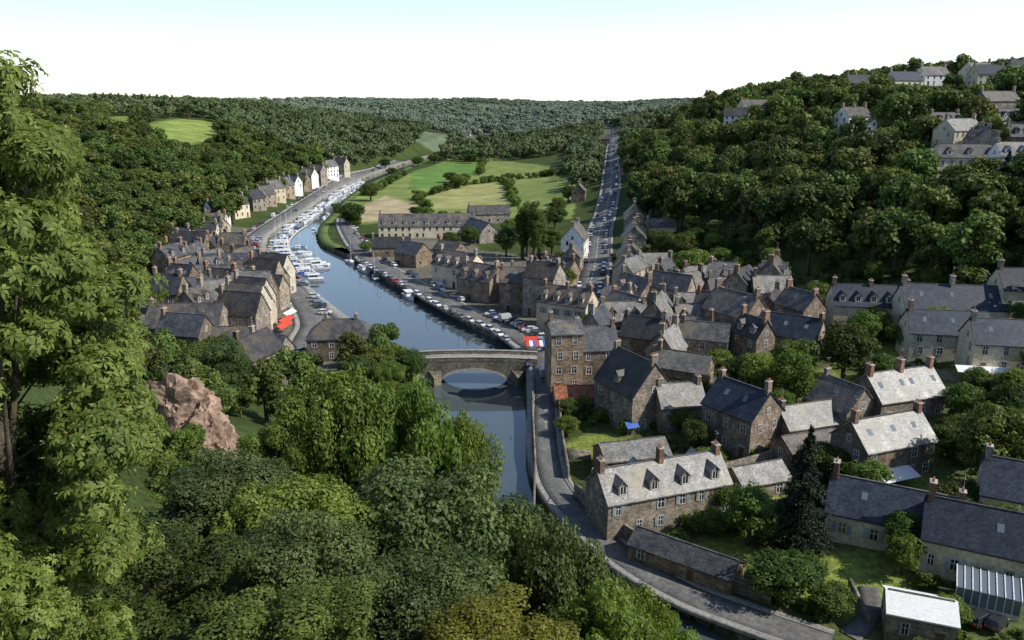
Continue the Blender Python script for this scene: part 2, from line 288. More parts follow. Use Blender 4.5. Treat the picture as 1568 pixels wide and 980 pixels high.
# ------------------------------------------------------------------ mesh builder
class MB:
    def __init__(s): s.v=[];s.f=[];s.m=[]
    def poly(s,pts,mi=0):
        b=len(s.v); s.v+=[tuple(p) for p in pts]; s.f.append(tuple(range(b,b+len(pts)))); s.m.append(mi)
    def box(s,x0,x1,y0,y1,z0,z1,mi=0,tx=0,ty=0):
        s.hexa([(x0,y0,z0),(x1,y0,z0),(x1,y1,z0),(x0,y1,z0),(x0+tx,y0+ty,z1),(x1-tx,y0+ty,z1),(x1-tx,y1-ty,z1),(x0+tx,y1-ty,z1)],mi)
    def hexa(s,P8,mi=0):
        b=len(s.v); s.v+=[tuple(p) for p in P8]
        for f in [(3,2,1,0),(4,5,6,7),(0,1,5,4),(1,2,6,5),(2,3,7,6),(3,0,4,7)]: s.f.append(tuple(b+i for i in f)); s.m.append(mi)
    def cyl(s,c,r,h,n=8,axis='z',mi=0,r2=None):
        r2=r if r2 is None else r2; b=len(s.v)
        for (hh,rr) in((0,r),(h,r2)):
            for i in range(n):
                a=2*math.pi*i/n; p=(rr*math.cos(a),rr*math.sin(a))
                if axis=='z': s.v.append((c[0]+p[0],c[1]+p[1],c[2]+hh))
                elif axis=='y': s.v.append((c[0]+p[0],c[1]+hh,c[2]+p[1]))
                else: s.v.append((c[0]+hh,c[1]+p[0],c[2]+p[1]))
        for i in range(n):
            j=(i+1)%n; s.f.append((b+i,b+j,b+n+j,b+n+i)); s.m.append(mi)
        s.f.append(tuple(b+i for i in range(n))[::-1]); s.m.append(mi); s.f.append(tuple(b+n+i for i in range(n))); s.m.append(mi)
    def mesh(s,name,mats):
        me=bpy.data.meshes.new(name); me.from_pydata(s.v,[],s.f)
        for q in mats: me.materials.append(q)
        me.polygons.foreach_set("material_index",s.m); me.update(); return me
# ------------------------------------------------------------------ roads
ROADPTS=[]
def resample(pts,step=2.5):
    p=smooth(pts,8); d=np.r_[0,np.cumsum(np.hypot(*np.diff(p,axis=0).T))]; n_=max(2,int(d[-1]/step)); t=np.linspace(0,d[-1],n_)
    return np.stack([np.interp(t,d,p[:,0]),np.interp(t,d,p[:,1])],-1)
def strip(name,p,o0,o1,mat_,h=.16,skirt=.5,n_=4):
    cols=[offs(p,o0+(o1-o0)*k/(n_-1)) for k in range(n_)]
    V=[];Fs=[]
    zs=[land(c[:,0],c[:,1])+h for c in cols]
    m_=len(p); full=[(cols[0],zs[0]-skirt)]+list(zip(cols,zs))+[(cols[-1],zs[-1]-skirt)]
    for c,z in full: V+=[(c[i,0],c[i,1],z[i]) for i in range(m_)]
    for q in range(len(full)-1):
        for i in range(m_-1): Fs.append((q*m_+i,(q+1)*m_+i,(q+1)*m_+i+1,q*m_+i+1))
    return obj(name,mesh_np(name,V,Fs,[mat_]))
def dashes(p,off,mat_,dash=3,gap=3,w=.12,h=.175):
    c=offs(p,off); d=np.r_[0,np.cumsum(np.hypot(*np.diff(c,axis=0).T))]; V=[];Fs=[]; t=0
    while t+dash<d[-1]:
        a=np.array([np.interp(t,d,c[:,0]),np.interp(t,d,c[:,1])]); b_=np.array([np.interp(t+dash,d,c[:,0]),np.interp(t+dash,d,c[:,1])])
        tt=(b_-a)/np.linalg.norm(b_-a); nn_=np.array([tt[1],-tt[0]])*w; k=len(V)
        for q in (a-nn_,a+nn_,b_+nn_,b_-nn_): V.append((q[0],q[1],H(*q)+h))
        Fs.append((k,k+1,k+2,k+3)); t+=dash+gap
    obj("road_marking",mesh_np("road_marking",V,Fs,[mat_]))
def road(name,pts,w,pave=1.6,mark=True,kerb=True):
    p=resample(pts); strip(name,p,-w/2,w/2,M['asph'],.16)
    if kerb:
        for s in(-1,1):
            a,b_=sorted((s*(w/2),s*(w/2+.2))); strip("kerb",p,a,b_,M['kerb'],.29,.4,2)
            if pave:
                a,b_=sorted((s*(w/2+.2),s*(w/2+.2+pave))); strip("pavement",p,a,b_,M['pave'],.28,.5,2)
    if mark: dashes(p,0,M['line'])
    for q in p: ROADPTS.append((q[0],q[1],w/2+pave))
    return p
S=pixel_to_ground
main=road("uphill_road",[S(897,470),S(903,440),S(912,400),S(917,360),(50,420),(62,495),(80,640),(97,770),(114,900),(128,1010),(139,1100)],9.5)
quayr=road("quay_road",[S(838,552),S(815,528),S(775,505),S(730,487),S(685,465),S(640,440),S(600,418),S(565,398),S(545,375),S(530,350),S(528,335)],6.5,1.5,False)
river_r=road("riverside_road",[S(826,548),S(832,575),S(834,610),S(834,650),S(838,700),S(850,745),S(895,800),S(960,858),S(1050,910),S(1150,948),S(1270,990)],4.4,.8,False)
lq=[S(455,555),S(470,520),S(478,495),S(462,462),S(440,435),S(412,408),S(380,392),S(375,375),S(405,350),S(450,322),(-137,560),(-139,650),(-130,760),(-122,863)]
leftq=road("harbour_road",lq,7,1.5,False)
join=road("town_street",[S(897,470),S(870,500),S(850,530),S(826,548)],5,1.0,False)
up2=road("hill_lane",[S(1330,900),S(1335,940),S(1300,975)],2.5,0,False,False)
RP=np.array(ROADPTS)
# ------------------------------------------------------------------ houses
FOOT=[]
def free(x,y,r):
    if np.any(np.hypot(RP[:,0]-x,RP[:,1]-y)<RP[:,2]+r): return False
    for (a,b_,q) in FOOT:
        if (a-x)**2+(b_-y)**2<(q+r)**2: return False
    return True
def window(mbg,mbt,ax,pos,w,h,z,side,detail):
    sg=1 if side>0 else -1
    def bx(mb,a0,a1,z0,z1,p0,p1,mi=0):
        lo,hi=sorted((side+sg*p0,side+sg*p1))
        if ax=='y': mb.box(a0,a1,lo,hi,z0,z1,mi)
        else: mb.box(lo,hi,a0,a1,z0,z1,mi)
    bx(mbg,pos-w/2,pos+w/2,z,z+h,-.02,.015)
    bx(mbt,pos-w/2-.16,pos+w/2+.16,z+h,z+h+.22,-.02,.07); bx(mbt,pos-w/2-.16,pos+w/2+.16,z-.14,z,-.02,.1)
    if detail:
        bx(mbt,pos-w/2-.16,pos-w/2,z,z+h,-.02,.07); bx(mbt,pos+w/2,pos+w/2+.16,z,z+h,-.02,.07)
        bx(mbt,pos-.04,pos+.04,z,z+h,-.01,.035,1); bx(mbt,pos-w/2,pos-.04,z+h*.6,z+h*.6+.06,-.01,.034,1); bx(mbt,pos+.04,pos+w/2,z+h*.6,z+h*.6+.06,-.01,.034,1)
        bx(mbt,pos-w/2,pos-w/2+.06,z,z+h,-.01,.036,1);bx(mbt,pos+w/2-.06,pos+w/2,z,z+h,-.01,.036,1)
def house_at(x,y,L,Wd,Hh,R,hd,wall='stone',roof='slate',dorm=0,sky=0,chim=2,name='stone_house',detail=True,shut=False,red=False,hip=0.0,z=None,reg=True,clear=0,cr_=.42):
    z=H(x,y) if z is None else z
    root=obj(name,None,(x,y,z),(0,0,math.radians(hd))); root.empty_display_size=.5
    if reg:
        k=max(1,int(round(L/Wd))); c,s_=math.cos(math.radians(hd)),math.sin(math.radians(hd))
        for i in range(k):
            o=(i+.5)/k*L-L/2; FOOT.append((x+c*o,y+s_*o,Wd*.55))
    if clear:
        rr=math.hypot(x,y)
        for q in np.arange(6,clear,5): FOOT.append((x-x/rr*q,y-y/rr*q,L*cr_))
    hl,hw=L/2,Wd/2; w=MB(); B=-4
    for s_ in(-1,1):
        w.poly([(-hl*s_,-hw*s_,B),(hl*s_,-hw*s_,B),(hl*s_,-hw*s_,Hh),(-hl*s_,-hw*s_,Hh)])
        if hip: w.poly([(hl*s_,-hw*s_,B),(hl*s_,hw*s_,B),(hl*s_,hw*s_,Hh),(hl*s_,-hw*s_,Hh)])
        else: w.poly([(hl*s_,-hw*s_,B),(hl*s_,hw*s_,B),(hl*s_,hw*s_,Hh),(hl*s_,0,Hh+R),(hl*s_,-hw*s_,Hh)])
    r=MB(); ov=.35; k=R/hw; ze=Hh-ov*k; t=.2; gx_=.22
    if hip:
        hx=hl-hip*hw
        for s_ in(-1,1):
            r.poly([(-(hl+ov)*s_,-(hw+ov)*s_,ze+t),((hl+ov)*s_,-(hw+ov)*s_,ze+t),(hx*s_,0,Hh+R+t),(-hx*s_,0,Hh+R+t)])
            r.poly([((hl+ov)*s_,-(hw+ov)*s_,ze+t),((hl+ov)*s_,(hw+ov)*s_,ze+t),(hx*s_,0,Hh+R+t)])
        r.box(-hl-ov+.01,hl+ov-.01,-hw-ov+.01,hw+ov-.01,ze-.02,ze+t-.01)
    else:
        hx=hl
        for s_ in(-1,1):
            a=-hl-gx_;b_=hl+gx_; y0=s_*(hw+ov)
            Pt=[(a,y0,ze),(b_,y0,ze),(b_,0,Hh+R+.01),(a,0,Hh+R+.01),(a,y0,ze+t),(b_,y0,ze+t),(b_,0,Hh+R+t),(a,0,Hh+R+t)]
            if s_>0: Pt=[Pt[1],Pt[0],Pt[3],Pt[2],Pt[5],Pt[4],Pt[7],Pt[6]]
            r.hexa(Pt)
    r.box(-hx+.1,hx-.1,-.14,.14,Hh+R+t-.08,Hh+R+t+.07,1)
    g=MB(); tr=MB(); c=MB()
    lr=random.Random(int(x*31+y*17))
    stn=max(1,int(Hh/2.75)); sh=Hh/stn; nw=max(1,int(L/lr.uniform(2.7,3.8))); wh=min(1.5,sh*.52)
    for side in(-hw,hw):
        dpos=lr.randrange(nw)
        for f in range(stn):
            for i in range(nw):
                px=-hl+(i+.5)*L/nw+lr.uniform(-.25,.25)
                if f==0 and i==dpos:
                    sg=1 if side>0 else -1; lo,hi=sorted((side-sg*.02,side+sg*.03)); g.box(px-.5,px+.5,lo,hi,-.5,2.1,1)
                    lo,hi=sorted((side-sg*.02,side+sg*.09)); tr.box(px-.7,px+.7,lo,hi,2.1,2.35,0)
                    continue
                if lr.random()<.14: continue
                ww=lr.choice([.8,.95,1.1]); zz=f*sh+.95
                window(g,tr,'y',px,ww,wh,zz,side,detail)
                if shut and lr.random()<.8:
                    sg=1 if side>0 else -1; lo,hi=sorted((side+sg*.01,side+sg*.12))
                    for q in(-1,1):
                        a,b2=sorted((px+q*(ww/2+.18),px+q*(ww/2+.18+ww*.48))); tr.box(a,b2,lo,hi,zz,zz+wh,2)
    for side in(-hl,hl):
        for f in range(stn+ (0 if hip else 1)):
            zz=f*sh+.95
            if f==stn:
                if R>2.6: window(g,tr,'x',0,.8,1.0,Hh+.3,side,detail)
            else:
                for px in((-hw*.45,hw*.45) if Wd>6 else (0,)):
                    if lr.random()<.5: window(g,tr,'x',px,.9,wh,zz,side,detail)
    def rz(yy): return Hh+R-abs(yy)*k+t
    for side in(-1,1):
        for i in range(dorm):
            px=-hl+(i+.5)*L/dorm; dw=.75; yf=side*hw*.86; z0=rz(yf)-.1; zt=z0+1.55; yb=side*max(.05,(Hh+R+t-zt)/k)
            lo,hi=sorted((yf,yb))
            w.box(px-dw,px+dw,lo,hi,z0-.3,zt,0)
            pk=zt+.85; ybr=side*max(.02,(Hh+R+t-pk)/k); fo=yf+side*.2
            for q in(-1,1):
                pts=[(px+q*(dw+.2),fo,zt-.15),(px+q*(dw+.2),yb,zt-.15),(px,ybr,pk),(px,fo,pk)]
                r.hexa(pts+[(a,b2,cc+.1) for a,b2,cc in pts])
            w.poly([(px-dw,yf+side*.004,zt),(px+dw,yf+side*.004,zt),(px,yf+side*.004,pk)])
            lo,hi=sorted((yf,yf+side*.03)); g.box(px-.45,px+.45,lo,hi,z0+.3,zt-.1)
            lo,hi=sorted((yf,yf+side*.06)); tr.box(px-.55,px-.45,lo,hi,z0+.2,zt,1); tr.box(px+.45,px+.55,lo,hi,z0+.2,zt,1); tr.box(px-.45,px+.45,lo,hi,z0+.18,z0+.3,1); tr.box(px-.04,px+.04,lo,hi,z0+.3,zt-.1,1)
        for i in range(sky):
            px=-hl+(i+.5)*L/max(1,sky)+lr.uniform(-.8,.8); y0=side*hw*.55; y1=side*hw*.35; e_=.06
            g.hexa([(px-.4,y0,rz(y0)-.05),(px+.4,y0,rz(y0)-.05),(px+.4,y1,rz(y1)-.05),(px-.4,y1,rz(y1)-.05),(px-.4,y0,rz(y0)+e_),(px+.4,y0,rz(y0)+e_),(px+.4,y1,rz(y1)+e_),(px-.4,y1,rz(y1)+e_)],2)
    for px in [-hx+.5,hx-.5,0][:chim]:
        cl=lr.uniform(1.0,1.5); ch=lr.uniform(1.1,2.2); zt=Hh+R+ch; c.box(px-.38,px+.38,-cl/2,cl/2,Hh+R-1.2,zt,1 if red else 0); c.box(px-.46,px+.46,-cl/2-.08,cl/2+.08,zt,zt+.16,2)
        for q in(-.35,0,.35): c.cyl((px,q,zt+.16),.12,.45,6,mi=3,r2=.1)
        if detail and lr.random()<.45:
            c.cyl((px,0,zt+.1),.025,2.2,4,mi=2); c.box(px-.02,px+.02,-.6,.6,zt+2.1,zt+2.14,2); c.box(px-.3,px+.3,-.02,.02,zt+1.8,zt+1.84,2)
    obj("walls",w.mesh("walls",[M[wall]]),parent=root); obj("roof",r.mesh("roof",[M[roof],M['slate_mid' if roof!='tile' else 'tile']]),parent=root)
    if g.v: obj("windows_and_door",g.mesh("windows",[M['glass'],M['door'],M['skyl']]),parent=root)
    if tr.v: obj("window_surrounds",tr.mesh("surrounds",[M['trim'],M['frame'],M['shut']]),parent=root)
    if c.v: obj("chimneys",c.mesh("chimneys",[M[wall if wall not in('white','cream') else 'stone2'],M['brick'],M['trim'],M['pot']]),parent=root)
    return root
def house(u,v,*a,**k):
    x,y=pixel_to_ground(u,v)
    if y>300: k.setdefault('detail',False)
    return house_at(x,y,*a,**k)
house(1005,790,21,8,6,3.6,19,'stone2','slate_old',dorm=4,chim=3,shut=True,red=True)
house(1155,752,9,6,3,1.8,19,'stone','slate_light',chim=0,name='stone_outbuilding')
house(966,716,12,6.5,3.3,1.9,14,'brick','slate_old',chim=0,name='brick_garage')
house(1132,680,11,9,7.5,4.2,-54,'stone','slate_blue',sky=2,name='stone_house')
house(1368,632,15,9,4.6,4,18,'stone','slate_light',sky=4,chim=3,red=True)
house(1285,650,9,8,4.6,4,-62,'stone','slate_mid',sky=1,chim=1)
house(1345,722,14,8,6.3,3.6,20,'stone','slate_light',sky=3,chim=2,red=True,name='stone_house')
house(1362,820,17,8,3.8,3.9,-27,'cream','slate_blue',sky=2,chim=2,red=True,name='cream_cottage',shut=True)
house(1515,872,17,8,4.6,4.2,-27,'cream','slate_blue',sky=1,dorm=0,chim=2,red=True,name='cream_cottage',shut=True)
house(1590,800,16,8,4.6,4.2,-27,'cream','slate_blue',sky=1,chim=2,name='cream_cottage')
house(1402,965,7.5,5.5,3.5,1.3,-20,'stone','canvasw',chim=0,name='stone_outbuilding')
house(1235,700,11,6,2.8,1.8,18,'stone','slate_mid',chim=0,name='stone_outbuilding')
house(1230,668,12,7,3.5,3,18,'stone','slate_old',chim=1)
house(1326,492,18,9,5,4.2,-8,'cream','slate_blue',dorm=5,chim=3,red=True,name='terraced_house')
house(1448,497,22,9,5,4.5,-8,'cream','slate_blue',sky=3,chim=3,name='terraced_house')
house(1440,540,16,9,5.5,4,-10,'cream','slate_blue',sky=3,chim=1,name='terraced_house')
house(1535,562,15,9,6,4,-10,'cream','slate_blue',sky=2,chim=2,name='terraced_house')
house(1568,470,14,9,5,4,-8,'cream','slate_blue',chim=2,name='terraced_house')
house(1136,462,13,9,4.6,4.6,4,'stone2','slate_mid',dorm=3,chim=2)
house(1052,462,11,8,5,4,35,'stone','slate_mid',sky=1)
house(1122,528,13,9,9,4.6,-55,'stone','slate_mid',sky=2)
house(1062,522,11,8,6,3.8,6,'stone2','slate_old',dorm=3)
house(1205,535,15,9,4.5,4,-35,'stone','slate_blue',sky=3,chim=2)
house(1178,500,12,8,5,4,60,'stone','slate_mid')
house(952,518,12,8,6,4,2,'stone2','slate_old',dorm=2)
house(868,502,15,9,8,4,-28,'cream','slate_mid',dorm=4,chim=3,red=True,name='quayside_house',shut=True)
house(833,478,10,9,11.5,4,-28,'stone2','slate_mid',chim=2,name='quayside_house')
house(862,590,7,8,13,2.0,8,'stone','slate_mid',chim=1,name='tower_house',reg=True)
house(908,588,9,9,9.5,4,8,'stone','slate',chim=2,name='tower_house')
house(968,640,13,10,7.5,6,-62,'stone','slate_mid',chim=2,dorm=1)
house(1035,648,9,7,5,3.4,10,'stone2','slate_old')
house(888,618,11,6,2.4,1.6,4,'stone','tile',chim=0,name='tiled_shed')
house(1020,568,10,7,6,4.4,60,'stone2','slate_light')
house(985,560,10,7,8,4,-25,'stone','slate')
house(1045,585,12,7,4,3,-28,'stone','slate_old',chim=1)
house(703,436,17,10,7.5,4.4,-38,'cream','slate_mid',dorm=4,chim=2,name='quayside_house',shut=True)
house(738,456,14,9,7,4.5,-38,'stone2','slate_mid',dorm=3,chim=2,name='quayside_house')
house(633,405,12,9,5,4,-38,'stone','slate',chim=1)
house(655,362,46,12,6,5,4,'cream','slate_mid',dorm=9,chim=2,name='convent_building')
house(735,368,20,10,5,4.5,-62,'stone2','slate',chim=0,name='convent_building')
house(600,390,16,9,4,3.5,6,'stone','slate',chim=1)
house(748,340,22,10,5,4,10,'stone2','slate_mid',chim=1)
house(690,395,12,8,4,3,-38,'stone','slate_mid',chim=1)
house(880,398,13,9,9,5.5,76,'white','slate_mid',chim=2,name='whitewashed_house')
house(876,415,8,7,6,3.5,76,'stone','slate_mid',chim=1)
for (u,v) in [(970,350),(974,372),(969,395),(963,418),(961,440)]:
    house(u,v,9.5,9,rnd.uniform(5.5,8.5),4.4,rnd.choice([82,-8]),rnd.choice(['stone','stone2','cream']),rnd.choice(['slate_mid','slate']),chim=2)
house(992,418,14,8,4,3,5,'stone2','slate_old',chim=1); house(1010,360,12,7,4,3,10,'cream','slate_mid',chim=1)
for (x,y) in [(76,520),(84,560),(96,650),(40,470),(132,905),(150,1060),(120,1090),(106,905)]:
    house_at(x,y,10,8,6,4,rnd.choice([80,-10]),rnd.choice(['stone','cream','stone2']),'slate_mid',detail=False,chim=2)
for (x,y) in [(-62,1190),(-40,1215),(-70,1220),(-25,1200),(-50,1240),(-15,1225)]:
    house_at(x,y,14,10,7,4,rnd.choice([80,-10,20]),rnd.choice(['cream','white']),'slate_mid',detail=False,chim=1,clear=60)
house(525,545,16,9.5,6,3.6,6,'stone','slate_mid',chim=2,hip=.8,name='quayside_house')
house(392,585,11,8,7,4,70,'stone','slate_mid',chim=1); house(415,565,9,7,5,3.5,-14,'stone2','slate',chim=1)
rowN=10; yy_=195
for i in range(rowN):
    f=(yy_-195)/66; wd=rnd.uniform(5.6,8); x=-71-11*f+rnd.uniform(-1.4,1.4)
    house_at(x,yy_+wd/2,rnd.uniform(9,13),wd,rnd.uniform(5.5,10),rnd.uniform(.95,1.35)*wd/2+.6,-14+rnd.uniform(-5,5),rnd.choice(['cream','stone2','stone','white','cream']),rnd.choice(['slate_mid','slate','slate_old']),chim=1,red=rnd.random()<.4,name='gabled_quayside_house',shut=True); yy_+=wd
house(348,428,26,13,5,4.5,6,'stone','slate',chim=1,name='warehouse',sky=2)
house(318,447,24,12,5,4,4,'stone','slate_mid',chim=1,name='warehouse')
house(292,520,18,12,5,4.5,4,'stone','slate_mid',chim=1,name='warehouse')
for (u,v,l) in [(374,333,11),(345,347,10),(400,322,11),(416,316,11),(430,310,11),(444,304,12),(456,299,12),(470,293,11),(482,288,11),(495,283,12),(512,276,13),(530,270,12)]:
    x,y=pixel_to_ground(u,v); house_at(x-4,y,l,9,rnd.uniform(6,8.5),4.5,rnd.uniform(55,75) if rnd.random()<.6 else -20,rnd.choice(['white','cream','stone2','cream','white']),rnd.choice(['slate','slate_mid']),detail=False,name='harbour_house')
house(1302,212,14,10,10,4,22,'white','slate_mid',chim=3,name='white_villa',clear=46,cr_=.6); house(1332,214,8,7,6,3,80,'white','slate_mid',chim=1,name='white_villa',clear=38)
for (u,v,l,hd,wl) in [(1462,238,16,25,'cream'),(1472,272,20,-6,'cream'),(1500,252,13,70,'stone2'),(1535,215,16,20,'cream'),(1550,275,14,-5,'white'),(1520,190,18,15,'stone2'),(1562,240,13,-5,'stone'),(1440,215,13,10,'cream')]:
    house(u,v,l,9,rnd.uniform(6.5,10),4,hd,wl,rnd.choice(['slate','slate_mid','slate_old']),chim=2,dorm=rnd.choice([0,3]),detail=True,clear=19)
for (x,y,l,hd,wl) in [(213,445,18,15,'cream'),(232,452,15,10,'white'),(250,440,16,20,'cream'),(272,432,19,-6,'stone2'),(292,440,20,15,'cream'),(244,420,15,0,'cream'),(266,400,16,20,'stone2'),(150,500,20,15,'cream'),(136,490,14,-15,'white'),(312,430,16,5,'cream'),(285,405,15,10,'white'),(200,470,15,0,'stone2')]:
    house_at(x,y,l,10,rnd.uniform(9,12),4.5,hd,wl,rnd.choice(['slate','slate_mid','slate_blue']),chim=2,detail=False,clear=46,name='hilltop_house')
def infill(pix,nmax,mind,hds,walls,roofs,Hr=(5,8),name='stone_house',tries=500):
    pl=np.array([pixel_to_ground(*p) for p in pix]); lo=pl.min(0); hi=pl.max(0); c=0
    for _ in range(tries):
        if c>=nmax: break
        x=rnd.uniform(lo[0],hi[0]); y=rnd.uniform(lo[1],hi[1])
        if not inside(np.array([x]),np.array([y]),pl)[0] or not free(x,y,mind): continue
        if min(segdist(np.array([x]),np.array([y]),RBs)[0],segdist(np.array([x]),np.array([y]),LBs)[0])<12: continue
        wd=rnd.uniform(5.5,8.5)
        house_at(x,y,rnd.uniform(7,13),wd,rnd.uniform(*Hr),wd*rnd.uniform(.45,.68),rnd.choice(hds)+rnd.uniform(-10,10),rnd.choice(walls),rnd.choice(roofs),sky=rnd.choice([0,1,2]),dorm=rnd.choice([0,0,2]),chim=rnd.choice([1,2,2]),red=rnd.random()<.3,detail=y<270,name=name); c+=1
infill([(770,470),(800,445),(880,425),(950,440),(1060,440),(1190,465),(1230,520),(1150,560),(1060,590),(960,575),(900,540),(850,510)],38,3.6,[-28,62,5,80,-60],['stone','stone','stone2','cream'],['slate','slate_mid','slate_mid','slate_old','slate_blue'],(3.5,9.5),tries=1800)
infill([(255,400),(300,375),(380,410),(420,440),(395,520),(350,560),(255,530)],36,3.3,[4,-14,70,35],['stone','stone','stone2'],['slate','slate_mid','slate','slate_mid'],(3.5,8),tries=1800)
infill([(270,385),(330,350),(360,365),(310,392)],6,4,[4,-60],['stone','cream'],['slate','slate_mid'],(4.5,6))
print("houses",time.time()-T0)
# ------------------------------------------------------------------ bridge
def bridge():
    root=obj("stone_bridge",None,(0,0,0)); x0,x1=-34.,6.; yc=178.; hw=2.9; mb=MB(); xsb=np.linspace(x0,x1,81)
    top=lambda x:5.9-.006*(x+9)**2*.35
    ac,ar,rise=-9.,8.1,3.5
    def bot(x):
        u=(x-ac)/ar
        if abs(u)<1: return -.3+(rise+.3)*math.sqrt(max(0,1-u*u*.98))**.9
        u2=(x+23.5)/4.2
        if abs(u2)<1: return -.3+2.2*math.sqrt(1-u2*u2)
        return -.3
    xx=sorted(set(list(xsb)+[ac-ar,ac+ar,-27.7,-19.3]))
    for a,b_ in zip(xx[:-1],xx[1:]):
        m_=(a+b_)/2; ina=abs((m_-ac)/ar)<1 or abs((m_+23.5)/4.2)<1
        za,zb=(bot(a) if ina else -3),(bot(b_) if ina else -3)
        mb.poly([(a,yc-hw,za),(b_,yc-hw,zb),(b_,yc-hw,top(b_)),(a,yc-hw,top(a))]); mb.poly([(b_,yc+hw,zb),(a,yc+hw,za),(a,yc+hw,top(a)),(b_,yc+hw,top(b_))])
        mb.poly([(a,yc+hw,za),(b_,yc+hw,zb),(b_,yc-hw,zb),(a,yc-hw,za)]); mb.poly([(a,yc-hw,top(a)),(b_,yc-hw,top(b_)),(b_,yc+hw,top(b_)),(a,yc+hw,top(a))],1)
        if ina:
            for s_ in(-1,1):
                y_=yc+s_*hw; lo,hi=sorted((y_-s_*.02,y_+s_*.07)); mb.hexa([(a,lo,za),(b_,lo,zb),(b_,hi,zb),(a,hi,za),(a,lo,za+.55),(b_,lo,zb+.55),(b_,hi,zb+.55),(a,hi,za+.55)],2)
    for px in (ac-ar,ac+ar): mb.poly([(px,yc-hw,-3),(px,yc+hw,-3),(px,yc+hw,0),(px,yc-hw,0)])
    obj("arch_and_deck",mb.mesh("bridge",[M['quay'],M['pave'],M['trim']]),parent=root)
    pr=MB()
    for s_ in(-1,1):
        for a,b_ in zip(xsb[:-1],xsb[1:]):
            lo,hi=sorted((yc+s_*(hw-.4),yc+s_*(hw+.05))); pr.hexa([(a,lo,top(a)-.1),(b_,lo,top(b_)-.1),(b_,hi,top(b_)-.1),(a,hi,top(a)-.1),(a,lo,top(a)+.85),(b_,lo,top(b_)+.85),(b_,hi,top(b_)+.85),(a,hi,top(a)+.85)])
            lo-=.06;hi+=.06; pr.hexa([(a,lo,top(a)+.85),(b_,lo,top(b_)+.85),(b_,hi,top(b_)+.85),(a,hi,top(a)+.85),(a,lo,top(a)+.98),(b_,lo,top(b_)+.98),(b_,hi,top(b_)+.98),(a,hi,top(a)+.98)],1)
    obj("parapets",pr.mesh("parapet",[M['quay'],M['trim']]),parent=root)
    cw=MB()
    for cx_ in(1.5,-18.3):
        for s_ in(-1,1):
            y0=yc+s_*hw; cw.poly([(cx_-1.5,y0,-3),(cx_,y0+s_*2,-3),(cx_,y0+s_*2,2.2),(cx_-1.5,y0,3.4)]); cw.poly([(cx_,y0+s_*2,-3),(cx_+1.5,y0,-3),(cx_+1.5,y0,3.4),(cx_,y0+s_*2,2.2)]); cw.poly([(cx_-1.5,y0,3.4),(cx_,y0+s_*2,2.2),(cx_+1.5,y0,3.4)])
    obj("cutwaters",cw.mesh("cutwater",[M['quay']]),parent=root)
bridge()
def wall(pix,h=1.8,t=.45,name="stone_wall",world=False):
    p=np.array(pix if world else [pixel_to_ground(*q) for q in pix]); d=np.r_[0,np.cumsum(np.hypot(*np.diff(p,axis=0).T))]; k=max(2,int(d[-1]/2)); tt=np.linspace(0,d[-1],k)
    q=np.stack([np.interp(tt,d,p[:,0]),np.interp(tt,d,p[:,1])],-1); a=offs(q,-t/2); b_=offs(q,t/2); z=land(q[:,0],q[:,1]); V=[];Fs=[]
    for i in range(k):
        V+=[(a[i,0],a[i,1],z[i]-1),(a[i,0],a[i,1],z[i]+h),(b_[i,0],b_[i,1],z[i]+h),(b_[i,0],b_[i,1],z[i]-1)]
    for i in range(k-1):
        for j in range(3): Fs.append((i*4+j,i*4+4+j,i*4+5+j,i*4+1+j))
    Fs+=[(0,1,2,3),(4*k-1,4*k-2,4*k-3,4*k-4)]
    obj(name,mesh_np(name,V,Fs,[M['quay']]))
wall([(857,600),(858,660),(870,735)],2.2); wall([(880,760),(960,828),(1060,885),(1180,925)],2.4)
house(1048,872,15,5,2.6,1.5,-36,'stone','slate',chim=0,name='stone_outbuilding')
wall([(1060,740),(1200,700)],2); wall([(1180,780),(1270,770)],1.5); wall([(1400,795),(1450,770),(1568,780)],1.5); wall([(1370,565),(1480,590),(1568,620)],2.0)
wall([(860,700),(905,705)],1.8); wall([(1200,600),(1300,600)],1.6); wall([(1220,470),(1290,455)],1.5); wall([(1300,900),(1330,960)],1.4); wall([(1190,640),(1250,610)],1.8)
wall([(3.4,110),(4.2,129),(4.3,150),(4.6,168)],.9,.4,"parapet_wall",True)
# ------------------------------------------------------------------ foliage
def leafq(Pn,Nn,size,rg,asp=.55):
    n_=len(Pn); r=rg.normal(size=(n_,3)); t=r-(r*Nn).sum(1)[:,None]*Nn; t/=np.linalg.norm(t,axis=1)[:,None]+1e-9; b_=np.cross(Nn,t)
    s=size*rg.uniform(.6,1.35,n_)[:,None]
    V=np.stack([Pn-t*s*.5,Pn+b_*s*asp*.5,Pn+t*s*.5,Pn-b_*s*asp*.5],1).reshape(-1,3)
    return V,np.arange(4*n_).reshape(-1,4)
def tube(pts,rad,seg=6):
    V=[];Fs=[]
    for p,r in zip(pts,rad):
        for k in range(seg):
            a=2*math.pi*k/seg; V.append((p[0]+r*math.cos(a),p[1]+r*math.sin(a),p[2]))
    for i in range(len(pts)-1):
        for k in range(seg):
            k2=(k+1)%seg; Fs.append((i*seg+k,i*seg+k2,(i+1)*seg+k2,(i+1)*seg+k))
    return np.array(V),np.array(Fs)
def assemble(name,parts,mats):
    V=[];Fs=[];mi=[];o=0
    for v,f,m_ in parts:
        V.append(v);Fs.append(f+o);mi.append(np.full(len(f),m_));o+=len(v)
    return mesh_np(name,np.vstack(V),np.vstack(Fs),mats,np.concatenate(mi))
